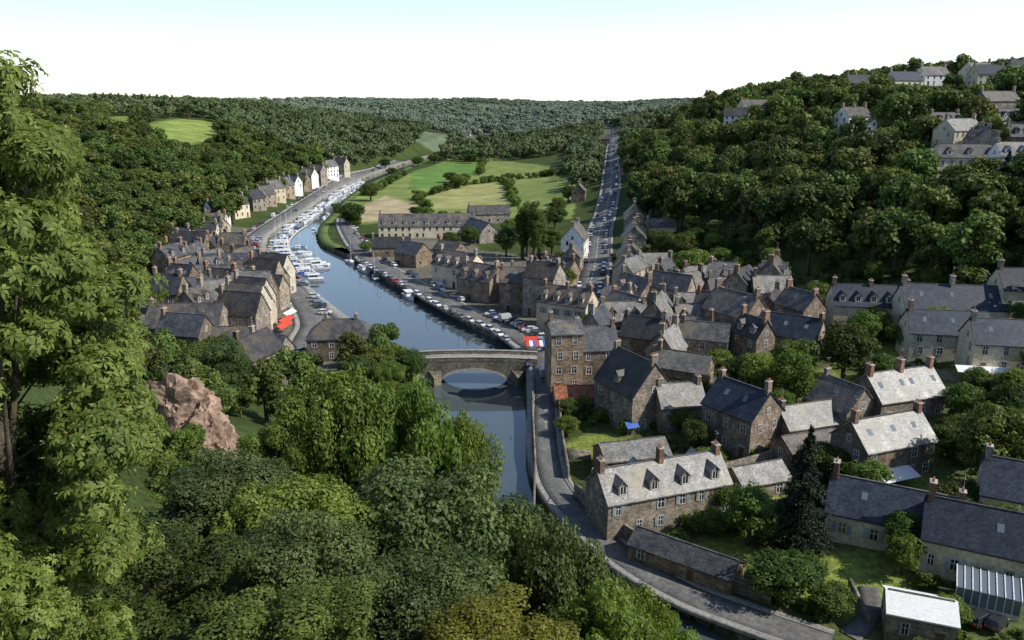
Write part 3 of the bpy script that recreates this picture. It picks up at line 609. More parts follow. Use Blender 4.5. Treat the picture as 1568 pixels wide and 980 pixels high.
def tree_mesh(name,seed,h,cr,ch,nl,nleaf,ls,mat_,lobe=(.26,.42),asp=.6,limbs=9,up=.3):
    rg=np.random.default_rng(seed); c=np.array([0,0,h-ch/2]); parts=[]
    d=rg.normal(size=(nl,3)); d/=np.linalg.norm(d,axis=1)[:,None]; u=rg.uniform(.25,1,nl)**.45
    taper=1-.25*np.clip(d[:,2],0,1)
    C=c+d*np.array([cr,cr,ch/2])*.74*(u*taper)[:,None]; R=cr*rg.uniform(lobe[0],lobe[1],nl)*(1.1-.35*u)
    cnt=(R**2/np.sum(R**2)*nleaf).astype(int); P_=[];N_=[]
    for i in range(nl):
        k=cnt[i]; q=rg.normal(size=(k,3)); q/=np.linalg.norm(q,axis=1)[:,None]
        nsub=10; s_=rg.normal(size=(nsub,3)); s_/=np.linalg.norm(s_,axis=1)[:,None]; prox=(q@s_.T).max(1)
        rad=R[i]*(.66+.55*np.clip((prox-.6)/.4,0,1))*rg.uniform(.72,1.06,k)
        P_.append(C[i]+q*rad[:,None]*np.array([1,1,.8]))
        nn_=q*.85+rg.normal(size=(k,3))*.42+np.array([0,0,up]); N_.append(nn_/np.linalg.norm(nn_,axis=1)[:,None])
    V,f=leafq(np.vstack(P_),np.vstack(N_),ls,rg,asp); parts.append((V,f,1))
    tr=h*.022+.08; zc=h-ch*.55
    parts.append((*tube([(0,0,-2),(0,0,.3),(.1,0,zc*.5),(0,.1,zc),(0,0,h-ch*.25)],[tr*1.6,tr*1.2,tr,tr*.8,tr*.25],7),0))
    for i in range(min(limbs,nl)):
        z0=zc*rg.uniform(.55,1.0); e_=C[i]; m_=np.array([e_[0]*.45,e_[1]*.45,z0+(e_[2]-z0)*.6])
        parts.append((*tube([(0,0,z0),m_,e_],[tr*.5,tr*.33,tr*.12],5),0))
    return assemble(name,parts,[M['bark'],mat_])
forest=[tree_mesh("forest_tree",100+i,12.5+i,5.8,10+i*.5,24,2800,.88,M['lf_forest']) for i in range(4)]
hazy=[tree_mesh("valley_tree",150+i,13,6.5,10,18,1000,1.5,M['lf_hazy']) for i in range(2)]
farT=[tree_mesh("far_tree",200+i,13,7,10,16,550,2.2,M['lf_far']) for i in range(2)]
gard=[tree_mesh("garden_tree",300+i,12,5.5,10,34,8500,.46,M['lf_mid'] if i<3 else M['lf_bright']) for i in range(4)]
shrub=[tree_mesh("shrub",400+i,3,2,3,12,1100,.33,M['lf_mid'] if i else M['lf_bright'],limbs=3) for i in range(3)]
fg_b=[tree_mesh("bright_tree",500+i,18,9,13,70,36000,.38,M['lf_bright'],lobe=(.15,.29)) for i in range(2)]
fg_d=[tree_mesh("dark_tree",520+i,18,9.5,15,80,40000,.38,M['lf_dark'],lobe=(.14,.3)) for i in range(2)]
fg_y=tree_mesh("yellow_tree",540,16,7,12,56,32000,.26,M['lf_yel'],lobe=(.16,.28))
fg_n=tree_mesh("near_tree",541,14,7,11,66,42000,.26,M['lf_mid'],lobe=(.15,.28))
poplar=tree_mesh("poplar",550,28,3.6,26,60,9000,.55,M['lf_mid'],lobe=(.4,.6))
print("trees",time.time()-T0)
def instancer(name,mesh,pts):
    V=[];Fs=[]
    if not pts: return
    for (x,y,z,s_,r_) in pts:
        k=len(V)
        for a in(-.75,-.25,.25,.75):
            an=math.pi*a+r_; V.append((x+s_*.7071*math.cos(an),y+s_*.7071*math.sin(an),z))
        Fs.append((k,k+1,k+2,k+3))
    o=obj(name,mesh_np(name,V,Fs,[])); ch=obj("tree_form" if 'shrub' not in name else "shrub_form",mesh,parent=o)
    o.instance_type='FACES'; o.use_instance_faces_scale=True; o.show_instancer_for_render=False; o.show_instancer_for_viewport=False
footR=lambda y:np.interp(y,[60,120,170,200,243,300,331,430,560,700,900,1100],[150,132,114,106,86,72,66,64,78,96,120,144])
footL=lambda y:np.interp(y,[150,200,300,400,500,600,800,1000],[-90,-112,-132,-146,-148,-146,-134,-120])
FIELD=[np.array([pixel_to_ground(*p) for p in q]) for q in ([(222,232),(228,188),(270,180),(333,187),(335,232),(285,238)],[(158,212),(165,179),(205,177),(212,212)])]
def scatter(N_,x0,x1,y0,y1,cond,mind,fr,scl,nm,frh=None):
    pts=[[] for _ in range(nm)]; cell={}; frh=fr if frh is None else frh
    X=rng.uniform(x0,x1,N_); Y=rng.uniform(y0,y1,N_); ok=cond(X,Y)&(np.abs(X)<Y*.72+70)&~inside(X,Y,POLY)
    for f_ in FIELD: ok&=~inside(X,Y,f_)
    X=X[ok];Y=Y[ok]
    keep=[]
    FT=np.array(FOOT)
    for x,y in zip(X,Y):
        ck=(int(x//mind),int(y//mind)); bad=False
        for a in(-1,0,1):
            for b_ in(-1,0,1):
                for (q,w_) in cell.get((ck[0]+a,ck[1]+b_),()):
                    if (q-x)**2+(w_-y)**2<mind*mind: bad=True;break
        if bad: continue
        if fr and y<1300:
            if np.any(np.hypot(RP[:,0]-x,RP[:,1]-y)<RP[:,2]+fr) or np.any(np.hypot(FT[:,0]-x,FT[:,1]-y)<FT[:,2]+frh): continue
        cell.setdefault(ck,[]).append((x,y)); keep.append((x,y))
    if not keep: return pts
    K=np.array(keep); Z=land(K[:,0],K[:,1])
    for i,(x,y) in enumerate(keep):
        s_=scl[0]+(scl[1]-scl[0])*rnd.random()**1.5
        pts[rnd.randrange(nm)].append((x,y,Z[i]-.5,s_,rnd.uniform(0,6.28)))
    return pts
def rightw(x,y): return (x>footR(y))&(y<1150)
def leftw(x,y): return (x<footL(y))&(y<1150)
def midw(x,y): return ((x>.07*y)&(x<.113*y-3)&(y>500)&(y<900))|((y>860)&(y<1150)&(x>-85)&(x<.113*y-3))
allp=[[] for _ in range(4)]
for pz in (scatter(15000,60,480,60,640,rightw,6.4,3.5,(.65,1.7),4,2.5),scatter(14000,-520,-90,150,640,leftw,6.4,3.5,(.65,1.5),4,3),scatter(700,-105,-28,112,186,lambda x,y:(x<-28),6,3,(.5,.85),4)):
    for i in range(4): allp[i]+=pz[i]
# low scrub on the cleared slopes in front of the hill houses
scr=scatter(5000,100,340,190,480,rightw,4.2,3.0,(.9,2.0),3,-6)
for i in range(4): instancer("woodland",forest[i],allp[i])
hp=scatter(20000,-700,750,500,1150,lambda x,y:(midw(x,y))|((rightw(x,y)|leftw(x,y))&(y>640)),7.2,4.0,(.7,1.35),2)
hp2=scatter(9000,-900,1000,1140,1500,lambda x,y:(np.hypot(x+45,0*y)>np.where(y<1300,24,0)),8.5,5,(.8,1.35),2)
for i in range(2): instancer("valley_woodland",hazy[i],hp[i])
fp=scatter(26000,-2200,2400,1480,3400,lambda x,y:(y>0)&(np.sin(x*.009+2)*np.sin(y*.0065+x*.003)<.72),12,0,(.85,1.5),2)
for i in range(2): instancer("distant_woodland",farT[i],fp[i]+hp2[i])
print("scatter",sum(map(len,allp)),sum(map(len,hp)),sum(map(len,fp)),time.time()-T0)
LW=[(pixel_to_ground(u,v),a,b_) for (u,v,a,b_) in LAWN]
def gcond(x,y):
    ok=(x>14)&(x<footR(y))&(y>72)&(y<300)
    for (c,a,b_) in LW: ok&=((x-c[0])/(a+.8))**2+((y-c[1])/(b_+.8))**2>1
    return ok
def hedge(a,b_,w_,mind=3.0):
    out=[]
    (x0,y0),(x1,y1)=pixel_to_ground(*a),pixel_to_ground(*b_); L_=math.hypot(x1-x0,y1-y0); t=0
    while t<L_:
        f=t/L_; x=x0+(x1-x0)*f+rnd.uniform(-w_,w_); y=y0+(y1-y0)*f+rnd.uniform(-w_,w_); out.append((x,y,H(x,y)-.3,rnd.uniform(.7,2.6),rnd.uniform(0,6))); t+=mind*rnd.uniform(.4,2)
    return out
sp_=scatter(3500,14,140,72,302,gcond,2.6,.9,(.5,1.5),3)
sp2=scatter(1200,-150,-60,150,330,lambda x,y:(x<-75),4,1.0,(.6,1.5),3)
hd_=[]
for a,b_ in [((545,345),(518,322)),((655,322),(640,304)),((640,304),(700,286)),((700,286),(775,276)),((775,276),(880,262)),((772,278),(790,318)),((735,268),(740,248)),((640,332),(780,335)),((560,300),(620,268))]: hd_+=hedge(a,b_,1.8)
for i in range(3): instancer("garden_shrubs",shrub[i],sp_[i]+sp2[i]+hd_[i::3]+scr[i])
def tree(u,v,h,r,k=0,name="garden_tree"):
    x,y=pixel_to_ground(u,v); obj(name,gard[k],(x,y,H(x,y)-.2),(0,0,rnd.uniform(0,6.28)),(r/5.5,r/5.5,h/12))
for t_ in [(540,345,14,8,0),(568,308,14,8,1),(636,330,6,5,2),(655,330,5,5,1),(775,392,14,6,0),(845,390,13,6,2),(690,385,10,5,1),(702,288,12,9,0),(690,280,10,7,2),(712,280,9,6,1),(1058,432,13,8,3),(990,335,16,8,0),(1290,585,15,7,1),(1210,625,14,5,3),(1160,608,11,6,3),(1135,598,9,5,1),(1512,748,16,7.5,1),(1540,655,10,4,0),(1145,835,11,5,1),(1190,925,8,5.5,2),(868,668,5,3,3),(895,628,4,2.5,3),(782,365,11,6,1),(850,350,13,7,2),(1100,568,6,4,3),(1340,515,8,4,3),(1385,535,7,5,1),(1330,500,7,4,0),(1250,470,8,5,1),(1415,480,7,4,0),(1480,460,8,5,2),(640,255,12,8,0),(665,250,11,8,1),(720,250,12,9,2),(600,270,9,6,1),(590,258,11,7,2),(845,270,8,5,0),(855,330,12,6,1),(870,310,12,6,0),(1550,760,9,5,1),(1555,620,8,5,3),(1470,640,8,4,0),(1450,700,7,4,1),(1480,710,7,4,2),(1100,780,6,3,0),(1090,820,5,3,1),(1380,880,7,3,3),(1375,850,8,3,1),(1450,960,5,3,3),(1270,940,5,3.5,1),(1225,900,6,4,2),(1040,660,6,3,1),(1065,690,7,3.5,0),(870,640,5,3,1),(1215,590,12,6,2),(1020,395,12,6,0),(1000,385,10,5,2),(1045,400,12,6,1),(330,585,12,6,2),(300,590,10,6,1),(560,560,6,3,1),(1170,640,6,4,1),(1250,735,8,4,0),(1490,790,6,4,1),(1400,600,6,3,1),(600,575,9,5,3),(630,585,9,5,1),(570,580,9,5,1),(720,375,10,6,1),(560,385,5,4,1),(830,352,12,7,0),(812,345,10,6,1)]: tree(*t_)
FT=[]
for _ in range(1900):
    x=rnd.uniform(14,132); y=rnd.uniform(95,300)
    if len(FT)>=95: break
    if x>float(footR(y)) or not free(x,y,1.8) or not gcond(np.array([x]),np.array([y]))[0]: continue
    if any((x-a)**2+(y-b_)**2<36 for a,b_ in FT): continue
    FT.append((x,y)); r_=rnd.uniform(2.4,4.6); obj("garden_tree",gard[rnd.choice([0,1,2,3])],(x,y,H(x,y)-.2),(0,0,rnd.uniform(0,6)),(r_/5.5,r_/5.5,r_*rnd.uniform(1.5,2.2)/12))
for (u,v,s_) in [(800,398,.95),(818,400,1.05),(808,393,1.0),(826,398,.8)]:
    x,y=pixel_to_ground(u,v); obj("poplar_tree",poplar,(x,y,H(x,y)),(0,0,rnd.uniform(0,6)),(1,1,s_))
for i in range(11):
    x=-398+i*6.5; y=776+i*2; obj("poplar_tree",poplar,(x,y,H(x,y)),(0,0,i),(.6,.6,.72))
def conifer(seed,h,r,nleaf):
    rg=np.random.default_rng(seed); nb=int(h*9); P_=[];N_=[];parts=[]
    for i in range(nb):
        z=h*(.06+.93*(i/nb)); rr=r*(1-(i/nb))**.85*rg.uniform(.7,1.12)+.15; a=rg.uniform(0,6.283); k=int(nleaf/nb*(.3+1.6*(1-i/nb))); u=rg.uniform(.15,1,k)
        sw=rg.normal(size=k)*.28*rr*u*.6
        x=np.cos(a)*u*rr-np.sin(a)*sw; y=np.sin(a)*u*rr+np.cos(a)*sw; zz=z-u**2*rr*.35+rg.normal(size=k)*.13
        P_.append(np.stack([x,y,zz],-1)); nn_=np.stack([np.cos(a)*.5+rg.normal(size=k)*.5,np.sin(a)*.5+rg.normal(size=k)*.5,.6+rg.normal(size=k)*.5],-1); N_.append(nn_/np.linalg.norm(nn_,axis=1)[:,None])
    V,f=leafq(np.vstack(P_),np.vstack(N_),.42,rg,.4); parts.append((V,f,1)); parts.append((*tube([(0,0,-1),(0,0,h*.5),(0,0,h*.98)],[.35,.22,.04],7),0))
    return assemble("conifer",parts,[M['bark'],M['needle']])
cm=conifer(5,19,4.2,16000)
x,y=pixel_to_ground(1222,845); obj("fir_tree",cm,(x,y,H(x,y)),scale=(1.1,1.1,1.02))
x,y=pixel_to_ground(1530,330); obj("fir_tree",cm,(x,y,H(x,y)),scale=(1.3,1.3,1.0)); x,y=pixel_to_ground(1560,340); obj("fir_tree",cm,(x,y,H(x,y)),scale=(1.4,1.4,1.1))
def fgt(x,y,top,r,me,mr,mh,name):
    g_=H(x,y); hh=max(top-g_,r*1.15); obj(name,me,(x,y,top-hh),(0,0,rnd.uniform(0,6.28)),(r/mr,r/mr,hh/mh))
fgt(-7,56,40.5,10.5,fg_d[0],9.5,18,"oak_tree")
fgt(-19,77,41.5,8.5,fg_b[0],9,18,"ash_tree"); fgt(-11,77,41,7.5,fg_b[1],9,18,"ash_tree"); fgt(-24,72,36,5,fg_b[1],9,18,"ash_tree"); fgt(-6,82,35,6,fg_b[0],9,18,"ash_tree"); fgt(-14,88,35,7,fg_b[1],9,18,"ash_tree")
fgt(-23,56,39.5,7,fg_d[1],9.5,18,"oak_tree"); fgt(-16,50,40,7,fg_b[0],9,18,"ash_tree")
fgt(-20,37,43.5,6.5,fg_n,7,14,"oak_tree"); fgt(-11,33,42,6.5,fg_n,7,14,"oak_tree"); fgt(-13,42,42,6,fg_d[1],9.5,18,"oak_tree")
fgt(-1,37,39,6,fg_y,7,16,"lime_tree"); fgt(-6,44,38,6,fg_d[1],9.5,18,"oak_tree"); fgt(7,51,31.5,6.5,fg_b[1],9,18,"ash_tree"); fgt(4,63,31.5,7,fg_d[1],9.5,18,"oak_tree"); fgt(1,72,29,6,fg_d[0],9.5,18,"oak_tree")
fgt(11,62,24.5,5.5,fg_b[0],9,18,"ash_tree"); fgt(8,44,30,5,fg_b[0],9,18,"ash_tree"); fgt(12,76,16,4.5,fg_d[0],9.5,18,"oak_tree"); fgt(15,66,18,5,fg_b[1],9,18,"ash_tree"); fgt(3,84,20,5,fg_d[1],9.5,18,"oak_tree")
fgt(-50,85,34,5,fg_d[0],9.5,18,"oak_tree"); fgt(-40,62,38,5,fg_b[1],9,18,"ash_tree"); fgt(-54,140,24,6,fg_d[1],9.5,18,"oak_tree"); fgt(-28,98,20,5,fg_d[0],9.5,18,"oak_tree"); fgt(-20,98,25,7,fg_b[0],9,18,"ash_tree"); fgt(-64,128,26,6,fg_b[1],9,18,"ash_tree"); fgt(-32,120,16,5,fg_d[1],9.5,18,"oak_tree"); fgt(-26,112,17,5,fg_b[1],9,18,"ash_tree"); fgt(-26,30,45,5,fg_d[1],9.5,18,"oak_tree")
fgt(-22,140,12,5,fg_d[0],9.5,18,"oak_tree"); fgt(-30,145,12,5,fg_b[0],9,18,"ash_tree"); fgt(-40,150,13,5,fg_d[1],9.5,18,"oak_tree")
fgt(-27,160,12,5,fg_b[0],9,18,"ash_tree"); fgt(-34,165,12,5,fg_d[0],9.5,18,"oak_tree"); fgt(-24,150,11,5,fg_b[1],9,18,"ash_tree")
def chestnut():
    rg=np.random.default_rng(77); nl=175; parts=[]; Hc=np.array([0,0,12.2]); ax=np.array([5.5,5.2,11.6])
    d=rg.normal(size=(nl,3)); d/=np.linalg.norm(d,axis=1)[:,None]; u=rg.uniform(.3,1,nl)**.4
    C=Hc+d*ax*.86*u[:,None]; R=rg.uniform(.7,1.5,nl)
    P_=[];N_=[]
    for i in range(nl):
        k=int(92*R[i]**2); q=rg.normal(size=(k,3)); q/=np.linalg.norm(q,axis=1)[:,None]; rad=R[i]*rg.uniform(.45,1.1,k)
        P_.append(C[i]+q*rad[:,None]*np.array([1,1,.62]))
        nn_=q*.9+np.array([.15,-.1,.5])+rg.normal(size=(k,3))*.25; N_.append(nn_/np.linalg.norm(nn_,axis=1)[:,None])
    P_=np.vstack(P_);N_=np.vstack(N_); n_=len(P_)
    r=rg.normal(size=(n_,3)); t=r-(r*N_).sum(1)[:,None]*N_; t/=np.linalg.norm(t,axis=1)[:,None]; b_=np.cross(N_,t)
    VV=[];nb=8
    for k in range(nb):
        a=2*math.pi*k/nb+rg.uniform(-.3,.3,n_); L_=rg.uniform(.18,.32,n_)[:,None]; dr=(np.cos(a)[:,None]*t+np.sin(a)[:,None]*b_); sd=np.cross(N_,dr)
        dr2=dr-N_*.25*rg.uniform(0,1.3,n_)[:,None]+np.array([0,0,-.1]); w_=.05
        base=P_+dr*.02; mid=base+dr*L_*.55; tip=base+dr2*L_
        VV.append(np.stack([base,mid+sd*w_,tip,mid-sd*w_],1).reshape(-1,3))
    V=np.vstack(VV); parts.append((V,np.arange(len(V)).reshape(-1,4),1))
    sel=rg.random(n_)<.6; Pc=P_[sel]; Nc=N_[sel]; m_=len(Pc)
    for k in range(3):
        dv=Nc*.6+rg.normal(size=(m_,3))*.5; dv/=np.linalg.norm(dv,axis=1)[:,None]; sd=np.cross(dv,rg.normal(size=(m_,3))); sd/=np.linalg.norm(sd,axis=1)[:,None]
        L_=rg.uniform(.12,.2,m_)[:,None]; a=Pc+dv*.02; bb=Pc+dv*L_*.6+np.array([0,0,.01]); cc=Pc+dv*L_+np.array([0,0,-.03]); V=np.stack([a,bb+sd*.02,cc,bb-sd*.02],1).reshape(-1,3)
        parts.append((V,np.arange(len(V)).reshape(-1,4),2))
    parts.append((*tube([(0,0,-4),(0,0,.5),(.2,0,6),(0,.2,12),(0,0,19)],[.5,.4,.34,.22,.08],9),0))
    for i in range(45):
        z0=rg.uniform(3,14); e_=C[i]; z0=min(z0,e_[2]-.5); parts.append((*tube([(0,0,z0),(e_[0]*.5,e_[1]*.5,z0+(e_[2]-z0)*.55),tuple(e_)],[.13,.08,.03],6),0))
    return assemble("sweet_chestnut_tree",parts,[M['bark'],M['lf_ches'],M['catkin']])
cm_=chestnut()
obj("sweet_chestnut_tree",cm_,(-16.2,22.5,44.9)); obj("sweet_chestnut_tree",cm_,(-20.5,25.5,43.2),(0,0,2.2)); obj("sweet_chestnut_tree",cm_,(-16.6,20.5,36.5),(0,0,4.0),(.78,.78,.8))
def rockmesh(seed,sx,sy,sz):
    import bmesh
    bm=bmesh.new(); bmesh.ops.create_icosphere(bm,subdivisions=5,radius=1); rg=np.random.default_rng(seed)
    pl=rg.normal(size=(26,3)); pl[:,2]*=.5; pl/=np.linalg.norm(pl,axis=1)[:,None]; dd_=rg.uniform(.55,.95,26)
    for v in bm.verts:
        p=np.array(v.co)
        for a,b_ in zip(pl,dd_):
            e_=p@a-b_
            if e_>0: p=p-a*e_*.95
        q=Vector((p[0]*3+seed,p[1]*3,p[2]*1.6)); c=mnoise.cell(Vector((q.x*1.6,q.y*1.6,q.z*3)))
        p=p*(1+.08*(c-.5)+.16*mnoise.fractal(q*1.5,.8,2.1,5)); v.co=(p[0]*sx,p[1]*sy,p[2]*sz)
    me=bpy.data.meshes.new("cliff_rock"); bm.to_mesh(me); bm.free(); me.materials.append(M['rock']); return me
obj("cliff_rock",rockmesh(3,6.5,4.5,7),(-42,90,27)); obj("cliff_rock",rockmesh(4,5,4.5,6.5),(-37.5,88,24)); obj("cliff_rock",rockmesh(6,4.5,4,5),(-46,89,28))
instancer("garden_shrubs",shrub[0],[(-42+rnd.uniform(-9,9),80+rnd.uniform(-6,2),H(-42,80)-1+rnd.uniform(-2,.5),rnd.uniform(.5,1.0),rnd.uniform(0,6)) for _ in range(26)]+[(-30+rnd.uniform(-9,5),66+rnd.uniform(-8,8),H(-32,66)-1,rnd.uniform(.8,1.6),rnd.uniform(0,6)) for _ in range(26)])
# ------------------------------------------------------------------ vehicles
def carmesh(L=4.1,Wd=1.74,Ht=1.45,van=False):
    m_=MB(); hw=Wd/2
    st=[(-L/2,.72,.45,.78),(-L/2+.15,.95,.3,.92),(-L/2+.9,1,.25,.95),(L/2-1.2,1,.25,.93),(L/2-.35,.95,.28,.78),(L/2,.75,.4,.62)]
    for a,b_ in zip(st[:-1],st[1:]):
        m_.hexa([(a[0],-hw*a[1],a[2]),(b_[0],-hw*b_[1],b_[2]),(b_[0],hw*b_[1],b_[2]),(a[0],hw*a[1],a[2]),(a[0],-hw*a[1]*.93,a[3]),(b_[0],-hw*b_[1]*.93,b_[3]),(b_[0],hw*b_[1]*.93,b_[3]),(a[0],hw*a[1]*.93,a[3])],0)
    x0,x1=(-L/2+.15,L/2-1.0); tx0,tx1=(-L/2+.5,L/2-1.75)
    if van: x0,tx0=-L/2+.08,-L/2+.14; tx1=L/2-1.4
    m_.hexa([(x0,-hw*.92,.9),(x1,-hw*.92,.9),(x1,hw*.92,.9),(x0,hw*.92,.9),(tx0,-hw*.74,Ht-.05),(tx1,-hw*.74,Ht-.05),(tx1,hw*.74,Ht-.05),(tx0,hw*.74,Ht-.05)],0 if van else 1)
    m_.box(tx0-.03,tx1+.03,-hw*.75,hw*.75,Ht-.05,Ht,0,.04,.04)
    if van: m_.hexa([(x1-.1,-hw*.8,.95),(x1+.03,-hw*.8,.95),(x1+.03,hw*.8,.95),(x1-.1,hw*.8,.95),(tx1-.05,-hw*.68,Ht-.12),(tx1+.08,-hw*.68,Ht-.12),(tx1+.08,hw*.68,Ht-.12),(tx1-.05,hw*.68,Ht-.12)],1)
    for x in(-L*.31,L*.31):
        for s_ in(-1,1):
            m_.cyl((x,s_*hw-.1 if s_>0 else -hw-.08,.31),.31,.18,12,'y',2); m_.cyl((x,s_*hw+.085 if s_>0 else -hw-.095,.31),.17,.01,8,'y',3)
    for s_ in(-.6,.6): m_.box(L/2-.12,L/2-.02,hw*s_-.15,hw*s_+.15,.52,.66,4); m_.box(-L/2-.01,-L/2+.1,hw*s_-.12,hw*s_+.12,.6,.8,5)
    return m_.mesh("car",[M['paint'],M['glass'],M['rubber'],M['metal'],M['frame'],M['red']])
cars=[carmesh(),carmesh(3.7,1.65,1.5),carmesh(4.5,1.8,1.42)]; van=carmesh(5.0,1.95,2.2,True)
def carrow(p,off,spacing,prob,t0=0,t1=None,perp=0,hoff=.16):
    c=offs(p,off); d=np.r_[0,np.cumsum(np.hypot(*np.diff(c,axis=0).T))]; t=t0; t1=t1 or d[-1]
    while t<min(t1,d[-1]-3):
        if rnd.random()<prob:
            x=np.interp(t,d,c[:,0]);y=np.interp(t,d,c[:,1]);x2=np.interp(t+1,d,c[:,0]);y2=np.interp(t+1,d,c[:,1]); a=math.atan2(y2-y,x2-x)
            z=H(x,y); z2=H(x+math.cos(a)*2,y+math.sin(a)*2); pt=math.atan2(z2-z,2)
            isv=rnd.random()<.07; fl=rnd.choice([0,math.pi])
            obj("parked_van" if isv else "parked_car",van if isv else rnd.choice(cars),(x,y,z+hoff),(0,(-pt if fl==0 else pt) if not perp else 0,a+perp+fl+rnd.uniform(-.03,.03)))
        t+=spacing
carrow(main,3.6,6.2,.65,0,180); carrow(main,-3.6,6.5,.45,0,150); carrow(main,3.6,14,.35,180); carrow(main,-3.6,18,.3,150); carrow(main,1.2,70,.7,20)
carrow(quayr,4.7,2.7,.8,0,60,1.4,.3); carrow(quayr,-4.6,5.5,.75,0,190,0,.3); carrow(quayr,5.0,5.8,.5,60,220,0,.3)
carrow(leftq,4.6,2.8,.5,20,200,1.35,.3); carrow(leftq,-4.6,6,.4,40,420,0,.3); carrow(leftq,1.8,25,.4)
carrow(river_r,1.2,40,.3,20,60)
def car(u,v,a,me=None,nm="parked_car"):
    x,y=pixel_to_ground(u,v); obj(nm,me or rnd.choice(cars),(x,y,H(x,y)+.05),(0,0,math.radians(a)))
car(832,575,95,van,"parked_van"); car(1500,952,30); car(1525,960,35); car(1000,462,10); car(1012,466,10); car(455,548,60); car(462,540,60)
for (u,v) in [(350,375),(358,370),(366,366),(340,380),(372,361),(535,345),(542,350),(538,338),(545,358)]: car(u,v,rnd.uniform(0,180))
def hullm(L,B,Hh,kind):
    m_=MB(); n_=8; st=[]
    for i in range(n_+1):
        f=i/n_; w_=B/2*(1-max(0,(f-.45)/.55)**2.2)*(.88+.12*min(1,f*3)); w_=max(w_,.03); st.append((-L/2+f*L,w_,Hh*(.85+.35*f*f)))
    for a,b_ in zip(st[:-1],st[1:]):
        for s_ in(-1,1):
            q=[(a[0],s_*a[1]*.6,-.25),(b_[0],s_*b_[1]*.6,-.25),(b_[0],s_*b_[1],b_[2]),(a[0],s_*a[1],a[2])]; m_.poly(q if s_<0 else q[::-1],0)
        m_.poly([(a[0],-a[1],a[2]-.08),(b_[0],-b_[1],b_[2]-.08),(b_[0],b_[1],b_[2]-.08),(a[0],a[1],a[2]-.08)],1)
    a=st[0]; m_.poly([(a[0],-a[1]*.6,-.25),(a[0],-a[1],a[2]),(a[0],a[1],a[2]),(a[0],a[1]*.6,-.25)],0)
    if kind=='motor':
        m_.box(-L*.12,L*.25,-B*.33,B*.33,Hh*.85,Hh+.75,0,.25,.12); m_.box(-L*.1,L*.2,-B*.335,B*.335,Hh+.3,Hh+.6,2,.2,.1); m_.box(-L*.42,-L*.15,-B*.36,B*.36,Hh*.85,Hh+.25,3,.1,.1)
    elif kind=='sail':
        m_.box(-L*.15,L*.25,-B*.26,B*.26,Hh*.85,Hh+.45,0,.2,.1); m_.cyl((L*.08,0,Hh*.8),.07,L*1.25,6,mi=5,r2=.04); m_.cyl((-L*.36,0,Hh+1.1),.1,L*.43,6,'x',3)
        m_.box(L*.07,L*.09,-B*.3,B*.3,L*.75,L*.75+.04,4)
    else:
        m_.box(-L*.3,L*.1,-B*.38,B*.38,Hh*.8,Hh+1.3,0,.15,.12); m_.box(-L*.28,L*.08,-B*.375,B*.375,Hh+.5,Hh+1.05,2,.1,.08); m_.box(-L*.34,L*.14,-B*.4,B*.4,Hh+1.3,Hh+1.4,0)
    return m_
MATS=[M['hull'],M['teak'],M['glass'],M['cover'],M['metal'],M['frame']]; MATB=[M['hullb']]+MATS[1:]
bm_=[hullm(7,2.5,.9,'motor').mesh("motor",MATS),hullm(8.5,2.8,1,'sail').mesh("sail",MATS),hullm(9.5,3.2,1.1,'cabin').mesh("cabin",MATS),hullm(8,2.6,1,'sail').mesh("sailb",MATB)]
bn=["motor_boat","sailing_boat","cabin_cruiser","sailing_boat"]
def boats(p,off,t0,t1,sp,prob,perp):
    c=offs(p,off); d=np.r_[0,np.cumsum(np.hypot(*np.diff(c,axis=0).T))]; t=t0
    while t<t1:
        if rnd.random()<prob:
            x=np.interp(t,d,c[:,0]);y=np.interp(t,d,c[:,1]);x2=np.interp(t+1,d,c[:,0]);y2=np.interp(t+1,d,c[:,1]); a=math.atan2(y2-y,x2-x)
            i=rnd.choice([0,0,1,2,3,1,2]); obj(bn[i],bm_[i],(x,y,.05),(0,0,a+perp+rnd.uniform(-.15,.15)+rnd.choice([0,math.pi])))
        t+=sp
kL=np.nonzero(LBs[:,1]>278)[0][0]; LBn=LBs[kL:]
boats(LBn,5,0,125,3.7,.95,1.45); boats(LBn,2.5,132,380,9.5,.95,0); boats(LBn,6.5,132,380,10,.85,0); boats(LBn,14,20,70,4.4,.55,1.5)
kR=np.nonzero(RBs[:,1]>228)[0][0]; boats(RBs[kR:],-2.6,30,120,17,.6,0); boats(RBs[kR:],-2.6,190,420,14,.4,0)
pt=MB(); c=offs(LBn,9.8)
for a,b_ in zip(c[1:16],c[2:17]): pt.hexa([(a[0]-.6,a[1],.25),(b_[0]-.6,b_[1],.25),(b_[0]+.6,b_[1],.25),(a[0]+.6,a[1],.25),(a[0]-.6,a[1],.45),(b_[0]-.6,b_[1],.45),(b_[0]+.6,b_[1],.45),(a[0]+.6,a[1],.45)])
obj("floating_pontoon",pt.mesh("pontoon",[M['teak']]))
lm=MB(); lm.cyl((0,0,0),.09,6.5,8,r2=.05); lm.cyl((0,0,0),.16,.6,8); lm.box(-.04,1.2,-.04,.04,6.4,6.5); lm.box(.8,1.45,-.13,.13,6.32,6.45); lmm=lm.mesh("lamp",[M['metal']])
def lamps(p,off,sp,t1):
    c=offs(p,off); d=np.r_[0,np.cumsum(np.hypot(*np.diff(c,axis=0).T))]
    for t in np.arange(8,min(t1,d[-1]),sp):
        x=np.interp(t,d,c[:,0]);y=np.interp(t,d,c[:,1]); obj("street_lamp",lmm,(x,y,H(x,y)+.2),(0,0,rnd.uniform(0,6)))
lamps(quayr,-3.9,25,220); lamps(leftq,4,28,400); lamps(main,5.4,30,300); lamps(river_r,-2.8,30,90)
